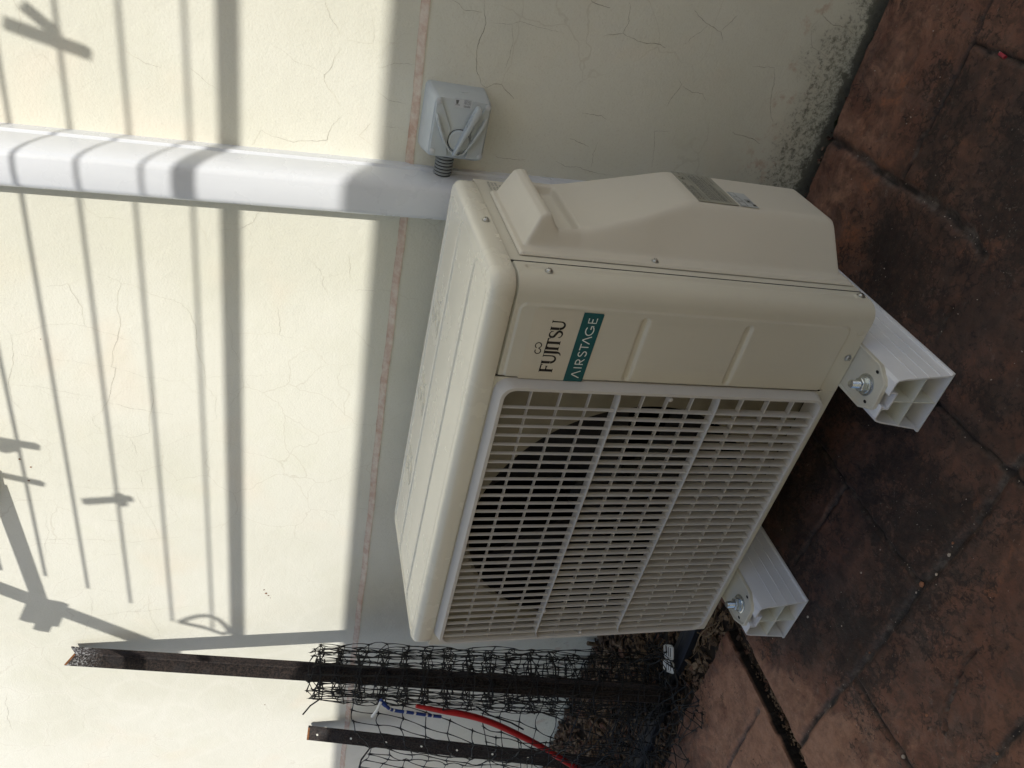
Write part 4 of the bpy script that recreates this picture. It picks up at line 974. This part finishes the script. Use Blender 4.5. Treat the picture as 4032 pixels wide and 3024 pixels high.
def build_net():
    t = thing('garden_netting', (-.37, .12, ZG), 'black plastic garden netting rolled round the tall post, loose end over the soil', 'netting')
    A = Vector((-.447, .262, .134)); B = Vector((-.372, .120, -.575)); d = (B-A).normalized()
    u = d.cross(Vector((0, 1, 0))).normalized(); v = d.cross(u); L = (B-A).length
    m = MB(); nr = 17; nl = 44; rn = random.Random(4)
    ph = [rn.uniform(-.12, .12) for _ in range(60)]
    def F(i, j):
        a = j*2*math.pi/8.6 + ph[j] + .03*i*math.sin(j); s = L*i/(nr-1) + .010*math.sin(j*1.7) + .004*math.sin(i*2.+j)
        rr = (.036 + .00062*j)*(1 + .30*i/(nr-1)) * (1+.10*math.sin(2*a+1.0)) + .003*math.sin(i*1.3+j)
        return A + d*s + u*math.cos(a)*rr*1.08 + v*math.sin(a)*rr
    net(m, F, nr, nl, .00085, 3, 1, .0013, ks=.0044)
    # a loose tail end and a tie sticking out of the top of the roll
    m.tube([A + Vector((-.045, -.03, -.01)), A + Vector((-.062, -.035, .012)), A + Vector((-.085, -.04, .026))], .0016, 6)
    m.build('net_roll', M_['net'], t)
    m = MB()
    # loose sheet hanging across the short post
    c00 = Vector((-.480, .215, .060)); c10 = Vector((-1.04, .235, .005)); 
    def S(i, j):
        s = i/16; q = j/13; top = c00.lerp(c10, s) + Vector((0, -.02*math.sin(s*7), -.05*s*(1-s)*2 + .012*math.sin(s*11)))
        bx = -.470 - .52*s; bot = Vector((bx + .02*math.sin(s*9), .060 - .03*math.sin(s*5+1), ZG - .004))
        p = top.lerp(bot, q); p.y += -.025*math.sin(math.pi*q)*math.sin(s*8+q*3) ; p.x += .018*math.sin(q*9+s*4); p.z += .010*math.sin(s*13+q*5)*q
        return p
    net(m, S, 17, 14, .00095, 4, 2, ks=.0044)
    # second fold lying lower and nearer
    def S2(i, j):
        s = i/13; q = j/9
        p = Vector((-.43 - .60*s + .09*q, .165 - .13*q + .03*math.sin(s*6+q*2), -.30 + .05*math.sin(s*5) - .26*q + .02*math.sin(s*9+q*4)))
        p.x += .03*math.sin(q*5+s*7)
        return p
    net(m, S2, 14, 10, .00095, 4, 3, ks=.0042)
    m.build('loose_sheet', M_['net'], t)
    m = MB()
    # crumpled skirt spread over soil and the first slab
    def S3(i, j):
        s = i/20; q = j/12
        x = -.215 - .62*s + .03*math.sin(q*6+s*3); y = .165 - .205*q + .02*math.sin(s*11)
        z = ZG + .006 + .05*math.exp(-((q-.35)/.3)**2)*(0.5+.5*math.sin(s*14+q*5)) + .010*abs(math.sin(s*23+q*9))
        return Vector((x + .020*math.sin(s*31+q*11), y + .015*math.cos(s*27+q*13), z))
    net(m, S3, 21, 13, .0009, 4, 5, ks=.0046)
    def S4(i, j):
        s = i/15; q = j/8
        return Vector((-.26 - .55*s + .05*math.sin(q*4), .13 - .13*q + .03*math.sin(s*8), ZG + .02 + .07*abs(math.sin(s*9+q*3)) * (1-q*.7)))
    net(m, S4, 16, 9, .0009, 4, 6, ks=.0046)
    m.build('crumpled_end', M_['net'], t)
    m = MB()
    m.tube([Vector((-.752, .272, .020)), Vector((-.762, .262, -.010)), Vector((-.80, .255, .008)), Vector((-.86, .25, .012)), Vector((-.93, .24, .02)), Vector((-1.0, .23, .02))], .0022, 6)
    m.build('cable_tie', M_['net'], t); m = MB()
    m.tube([Vector((-.47, .17, -.20)), Vector((-.50, .165, -.235)), Vector((-.53, .16, -.29)), Vector((-.545, .15, -.32))], .0018, 6)
    m.build('cable_tie', M_['net'], t)
build_net()

# ------------------------------------------------------------------ red hose and striped cord
def smoothpts(pts, n=8):
    out = []; P = [Vector(p) for p in pts]; P = [P[0]*2-P[1]] + P + [P[-1]*2-P[-2]]
    for i in range(1, len(P)-2):
        for k in range(n):
            t = k/n; a, b, c, e = P[i-1], P[i], P[i+1], P[i+2]
            out.append(.5*((2*b) + (c-a)*t + (2*a-5*b+4*c-e)*t*t + (3*b-a-3*c+e)*t**3))
    out.append(P[-2]); return out
def build_hose():
    m = MB(); pts = smoothpts([(-.425, .155, -.060), (-.4424, .15, -.1164), (-.4640, .15, -.170), (-.4960, .15, -.2250), (-.5462, .15, -.2900), (-.6259, .15, -.3814), (-.7435, .15, -.5020), (-.81, .152, -.575)])
    n = len(pts); m.tube(pts, [.0040 + .0030*min(1, i/14) for i in range(n)], 14)
    o = m.build('hose', M_['red'], None, smooth=R(60)); tag(o, 'bright red hose curving out of the netting roll down to the soil', 'hose')
    t = thing('striped_cord', (-.43, .16, -.05), 'blue cord with white flecks tied beside the netting roll above the red hose', 'cord')
    pts = smoothpts([(-.3940, .155, .0174), (-.405, .15, .006), (-.4236, .150, -.0104), (-.4392, .150, -.0506), (-.4552, .150, -.0918), (-.4640, .150, -.1180)])
    m = MB(); m.tube(pts, [.0034 if i > 8 else .0042 for i in range(len(pts))], 12); c = m.build('cord', M_['blue'], t, smooth=R(60))
    m = MB()
    for i in (13, 16, 21, 25, 30, 33):
        if i+1 < len(pts): m.tube([pts[i], pts[i].lerp(pts[i+1], .9)], .0036, 12)
    m.build('white_fleck', M_['clip'], c)
    m = MB(); m.tube([(-.3910, .15, .017), (-.403, .14, .024), (-.418, .135, .033)], .0032, 8); m.build('frayed_end', M_['clip'], t)
build_hose()

# ------------------------------------------------------------------ bed contents
def in_bed(x, y):
    a = np.array([x]); b = np.array([y]); return pip(a, b, BED)[0]
def soil_z(x, y): return ZG - .020 + .012*max(0, min(1, (y-.05)/.25)) + noise.noise((x*14, y*14, 2))*.010
def chip(m, p, l, wd, th, rn):
    d = Vector((rn.gauss(0, 1), rn.gauss(0, 1), rn.gauss(0, .35))).normalized(); q = d.cross(Vector((rn.gauss(0, .4), rn.gauss(0, .4), 1))).normalized(); n_ = d.cross(q)
    top = []; 
    for k in range(7):
        a = 2*math.pi*k/7; top.append((math.cos(a)*l*rn.uniform(.75, 1.1), math.sin(a)*wd*rn.uniform(.7, 1.15)))
    up_ = [p + d*a + q*b + n_*th*rn.uniform(.1, .5) for a, b in top]; lo = [p + d*a*.9 + q*b*.9 - n_*th*.5 for a, b in top]
    m.add(up_ + lo + [p + n_*th*.9, p - n_*th*.7], [(i, (i+1) % 7, 14) for i in range(7)] + [(7+(i+1) % 7, 7+i, 15) for i in range(7)] + [(i, 7+i, 7+(i+1) % 7, (i+1) % 7) for i in range(7)])
def build_bed():
    rn = random.Random(11); m = MB(); n = 0
    while n < 5200:
        x = rn.uniform(-1.35, .03); y = rn.uniform(-.16, YW-.004)
        if in_bed(x, y) > -.006: continue
        if y < .0 and x > -.08: continue
        l = rn.choice([.003, .005, .007, .010, .013])*rn.uniform(.7, 1.3)*(1 if y > .05 else .7); wd = l*rn.uniform(.28, .75)
        z = soil_z(x, y) + rn.uniform(0, .012) + .010*max(0, (y-.2)/.19)
        chip(m, Vector((x, min(y, YW-.004), z)), l, wd, l*.3, rn); n += 1
    # debris in the slot and along the wall foot on the right
    for _ in range(1500):
        y = rn.uniform(-.42, -.0); x = -.045 + rn.gauss(0, .014) + (.0 if y > -.2 else (-.2-y)*.08)
        l = rn.uniform(.001, .0045); chip(m, Vector((x, y, ZG-.026+rn.uniform(0, .010))), l, l*.6, l*.5, rn)
    for _ in range(700):
        x = rn.uniform(.05, 1.12); y = rn.uniform(.355, YW-.002); l = rn.uniform(.0012, .005)
        chip(m, Vector((x, y, ZG-.030+rn.uniform(0, .012))), l, l*.6, l*.5, rn)
    tag(m.build('mulch', M_['mulch']), 'brown mulch of bark chips, husks and leaf litter over the garden soil', 'mulch', kind='stuff')
    m = MB()
    for _ in range(210):
        x = rn.uniform(-1.2, .02); y = rn.uniform(.0, YW-.01)
        if in_bed(x, y) > -.01: continue
        a = rn.uniform(0, 6.28); l = rn.uniform(.02, .09); z = soil_z(x, y)+.014; p = Vector((x, y, z)); pts = [p]
        for k in range(5):
            a += rn.gauss(0, .35); p = p + Vector((math.cos(a), math.sin(a), rn.gauss(0, .12)))*l/5; pts.append(p.copy())
        if all(q.y < YW-.002 for q in pts): m.tube(pts, rn.uniform(.0005, .0012), 5)
    for pl in (((-.035, .062, -.58), (-.060, .050, -.574), (-.10, .055, -.570), (-.13, .085, -.572)), ((-.06, .055, -.575), (-.11, .07, -.568), (-.17, .065, -.57)), ((-.03, .12, -.575), (-.08, .13, -.565), (-.12, .10, -.57))):
        m.tube(smoothpts(pl), .0013, 6)
    tag(m.build('dry_stalks', M_['straw']), 'dry stalks and twigs strewn over the mulch', 'stalks', kind='stuff')
    # broken-off stake by the wall
    m = MB(); m.tube([(-.566, YW-.012, -.553), (-.575, YW-.014, -.59), (-.58, YW-.016, -.64)], .0055, 10); tag(m.build('wooden_stake', M_['straw'], smooth=R(60)), 'short weathered stake poking out of the mulch against the wall', 'stake')
    # edging board
    t = thing('edging_board', (-.4, .08, ZG), 'black plastic garden edging strip lying in the soil between paving and wall', 'edging')
    m = MB(); A = Vector((-.115, .128, ZG-.012)); B = Vector((-.72, .060, ZG-.010)); d = (B-A).normalized(); s_ = Vector((-d.y, d.x, 0))
    prof = [(-.020, .0), (.020, .0), (.020, .014), (.012, .019), (-.012, .019), (-.020, .014)]
    m.loft([[A + d*(.05*k) + s_*(a + .003*math.sin(k*.9)) + Vector((0, 0, b+.002*math.sin(k*.7))) for a, b in prof] for k in range(13)], True, True, True); m.build('strip', M_['board'], t, smooth=R(40))
    m = MB(); m.tube([A + s_*.0+Vector((0, 0, .019)), B + Vector((0, 0, .019))], .0035, 8); m.build('ridge', M_['board'], t)
    # white plastic clip
    t = thing('plastic_clip', (-.245, .105, ZG+.015), 'small white two-part plastic clip on the black edging', 'clip')
    c = Vector((-.247, .1075, ZG+.026)); e1 = Vector((.82, .42, .12)).normalized(); e2 = Vector((-.40, .80, .45)).normalized(); e2 = (e2 - e1*e2.dot(e1)).normalized(); n_ = e1.cross(e2)
    for off, sz in ((Vector((0, 0, 0))+e1*.016, (.016, .011)), (Vector((0, 0, 0))-e1*.017, (.013, .012))):
        m = MB(); q = c + off; a, b = sz
        m.tube([q + e1*x + e2*y for x, y in ((-a*.8, -b), (a*.8, -b), (a, -b*.7), (a*.8, b*.9), (a*.6, b), (-a*.7, b), (-a, b*.6), (-a*.9, -b*.8), (-a*.8, -b))], .0016, 8)
        m.prism([(-a*.8, -b*.9), (a*.85, -b*.9), (a*.7, b*.9), (-a*.8, b*.9)], (-.0004, .0004), lambda x, y, s: q + e1*x + e2*y + n_*s)
        o = m.build('clip_half', M_['clip'], t, smooth=R(40))
        m = MB()
        for k in (-.45, 0, .45): m.tube([q + e1*(-a*.6) + e2*b*k + n_*.0007, q + e1*(a*.65) + e2*b*k + n_*.0007], .0009, 5)
        m.build('clip_slot', M_['ink'], o)
    # stone chips caught in the joints (countable ones as things)
    def stone(p, r_, mat, name, label, cat, grp):
        m = MB(); r_ *= .62; rings = []; n = 6
        for k in range(5):
            f = (k+.5)/5*math.pi; rings.append([(p[0]+r_*1.2*math.sin(f)*math.cos(2*math.pi*i/n)*rn.uniform(.8, 1.2), p[1]+r_*math.sin(f)*math.sin(2*math.pi*i/n)*rn.uniform(.8, 1.2), p[2]+r_*.62*(1-math.cos(f))*.9) for i in range(n)])
        m.loft(rings, True, True, True); return tag(m.build(name, mat), label, cat, grp)
    G_ = 'loose stone chips on the paving'
    S_ = [(432, -216, .0040, 's', 'white stone chip in the long paving joint, far upper end'), (294, -127, .0026, 's', 'white stone chip alone on the dark lichen between the rails'), (148, -93, .0036, 's', 'pale stone chip just in front of the left rail end'),
          (397, -218, .0030, 's', 'small white chip in the long joint, second from its far end'), (352, -211, .0022, 's', 'tiny white chip where two paving joints meet'), (164, -336, .0050, 's', 'flat pale flake lying in the short branching joint'),
          (213, -274, .0030, 's', 'grey chip on the open slab between the joints'), (242, -323, .0034, 'g', 'orange chip on the open slab near the picture edge'), (369, -211, .0060, 'g', 'largest orange chip at the meeting of two joints'),
          (170, -382, .0036, 's', 'white stone chip at the picture edge beside a joint'), (218, -210, .0028, 'g', 'orange chip midway along the long joint'), (56, -219, .0030, 's', 'grey chip at the near end of the long joint'),
          (448, -210, .0030, 'g', 'orange crumb beside the white chip in the long joint'), (301, -409, .0034, 'g', 'orange chip in the grey joint at the corner of the paving'), (841, 358, .0045, 's', 'pale stone chip in the gap at the wall foot'),
          (814, 112, .0016, 's', 'tiny white grain on the right slab'), (905, 366, .0045, 's', 'white stone chip in the wall gap further right'), (746, 53, .0018, 's', 'white grain on the dark lichen of the right slab'), (200, -150, .0018, 's', 'white grain on the slab in front of the left rail'), (463, -299, .0022, 's', 'tan chip on the slab near the picture edge')]
    for x, y, r_, k, lb in S_: stone((x/1000, y/1000, ZG-.001 if y < 300 else ZG-.016), r_, M_['stone' if k == 's' else 'gravel'], 'stone_chip', lb, 'stone chip', G_)
    m = MB()
    for pi in (0, 0, 0, 1, 2, 2, 3, 4, 4, 7, 8, 9, 11, 12, 12):
        pl = JN[pi]
        for _ in range(6):
            k = rn.randrange(len(pl)-1); s = rn.random(); x = (pl[k][0]+(pl[k+1][0]-pl[k][0])*s)/1000+rn.gauss(0, .004); y = (pl[k][1]+(pl[k+1][1]-pl[k][1])*s)/1000+rn.gauss(0, .004)
            l = rn.uniform(.0004, .0010); chip(m, Vector((x, y, ZG-.001)), l, l*.7, l*.6, rn)
    for _ in range(140):
        x = rn.uniform(-.1, 1.1); y = rn.uniform(-.45, .35); l = rn.uniform(.0004, .0012)
        if in_bed(x, y) > .02: chip(m, Vector((x, y, ZG+.0012)), l, l*.7, l*.6, rn)
    tag(m.build('grit', M_['stone']), 'fine pale grit scattered over the paving and in its joints', 'grit', kind='stuff')
    m = MB(); m.tube([(.9675, .118, ZG), (.9658, .107, ZG)], .0024, 10); tag(m.build('cable_stub', M_['stub'], smooth=R(60)), 'tiny red piece of cable sheath lying in a paving joint at the right', 'cable stub')
    # little weeds in the wall gap
    for wi, (x, y) in enumerate(((.805, .372), (.92, .374))):
        m = MB()
        for k in range(16):
            a = rn.uniform(0, 6.28); b = rn.uniform(.2, 1.2); l = rn.uniform(.006, .013); d = Vector((math.cos(a)*math.cos(b), -abs(math.sin(a))*math.cos(b)*.8, math.sin(b))); s_ = d.cross(Vector((0, 0, 1))).normalized()*l*.32
            p = Vector((x+rn.gauss(0, .007), y+rn.gauss(0, .003), ZG-.018)) + d*rn.uniform(.002, .010)
            m.add([p, p+d*l*.35+s_, p+d*l*.8+s_*.8, p+d*l, p+d*l*.8-s_*.8, p+d*l*.35-s_], [tuple(range(6))])
        tag(m.build('weed', M_['green']), ('small green weed in the gap at the wall foot, nearer the air conditioner', 'small green weed in the gap at the wall foot, further right')[wi], 'weed', 'weeds in the wall gap')
build_bed()
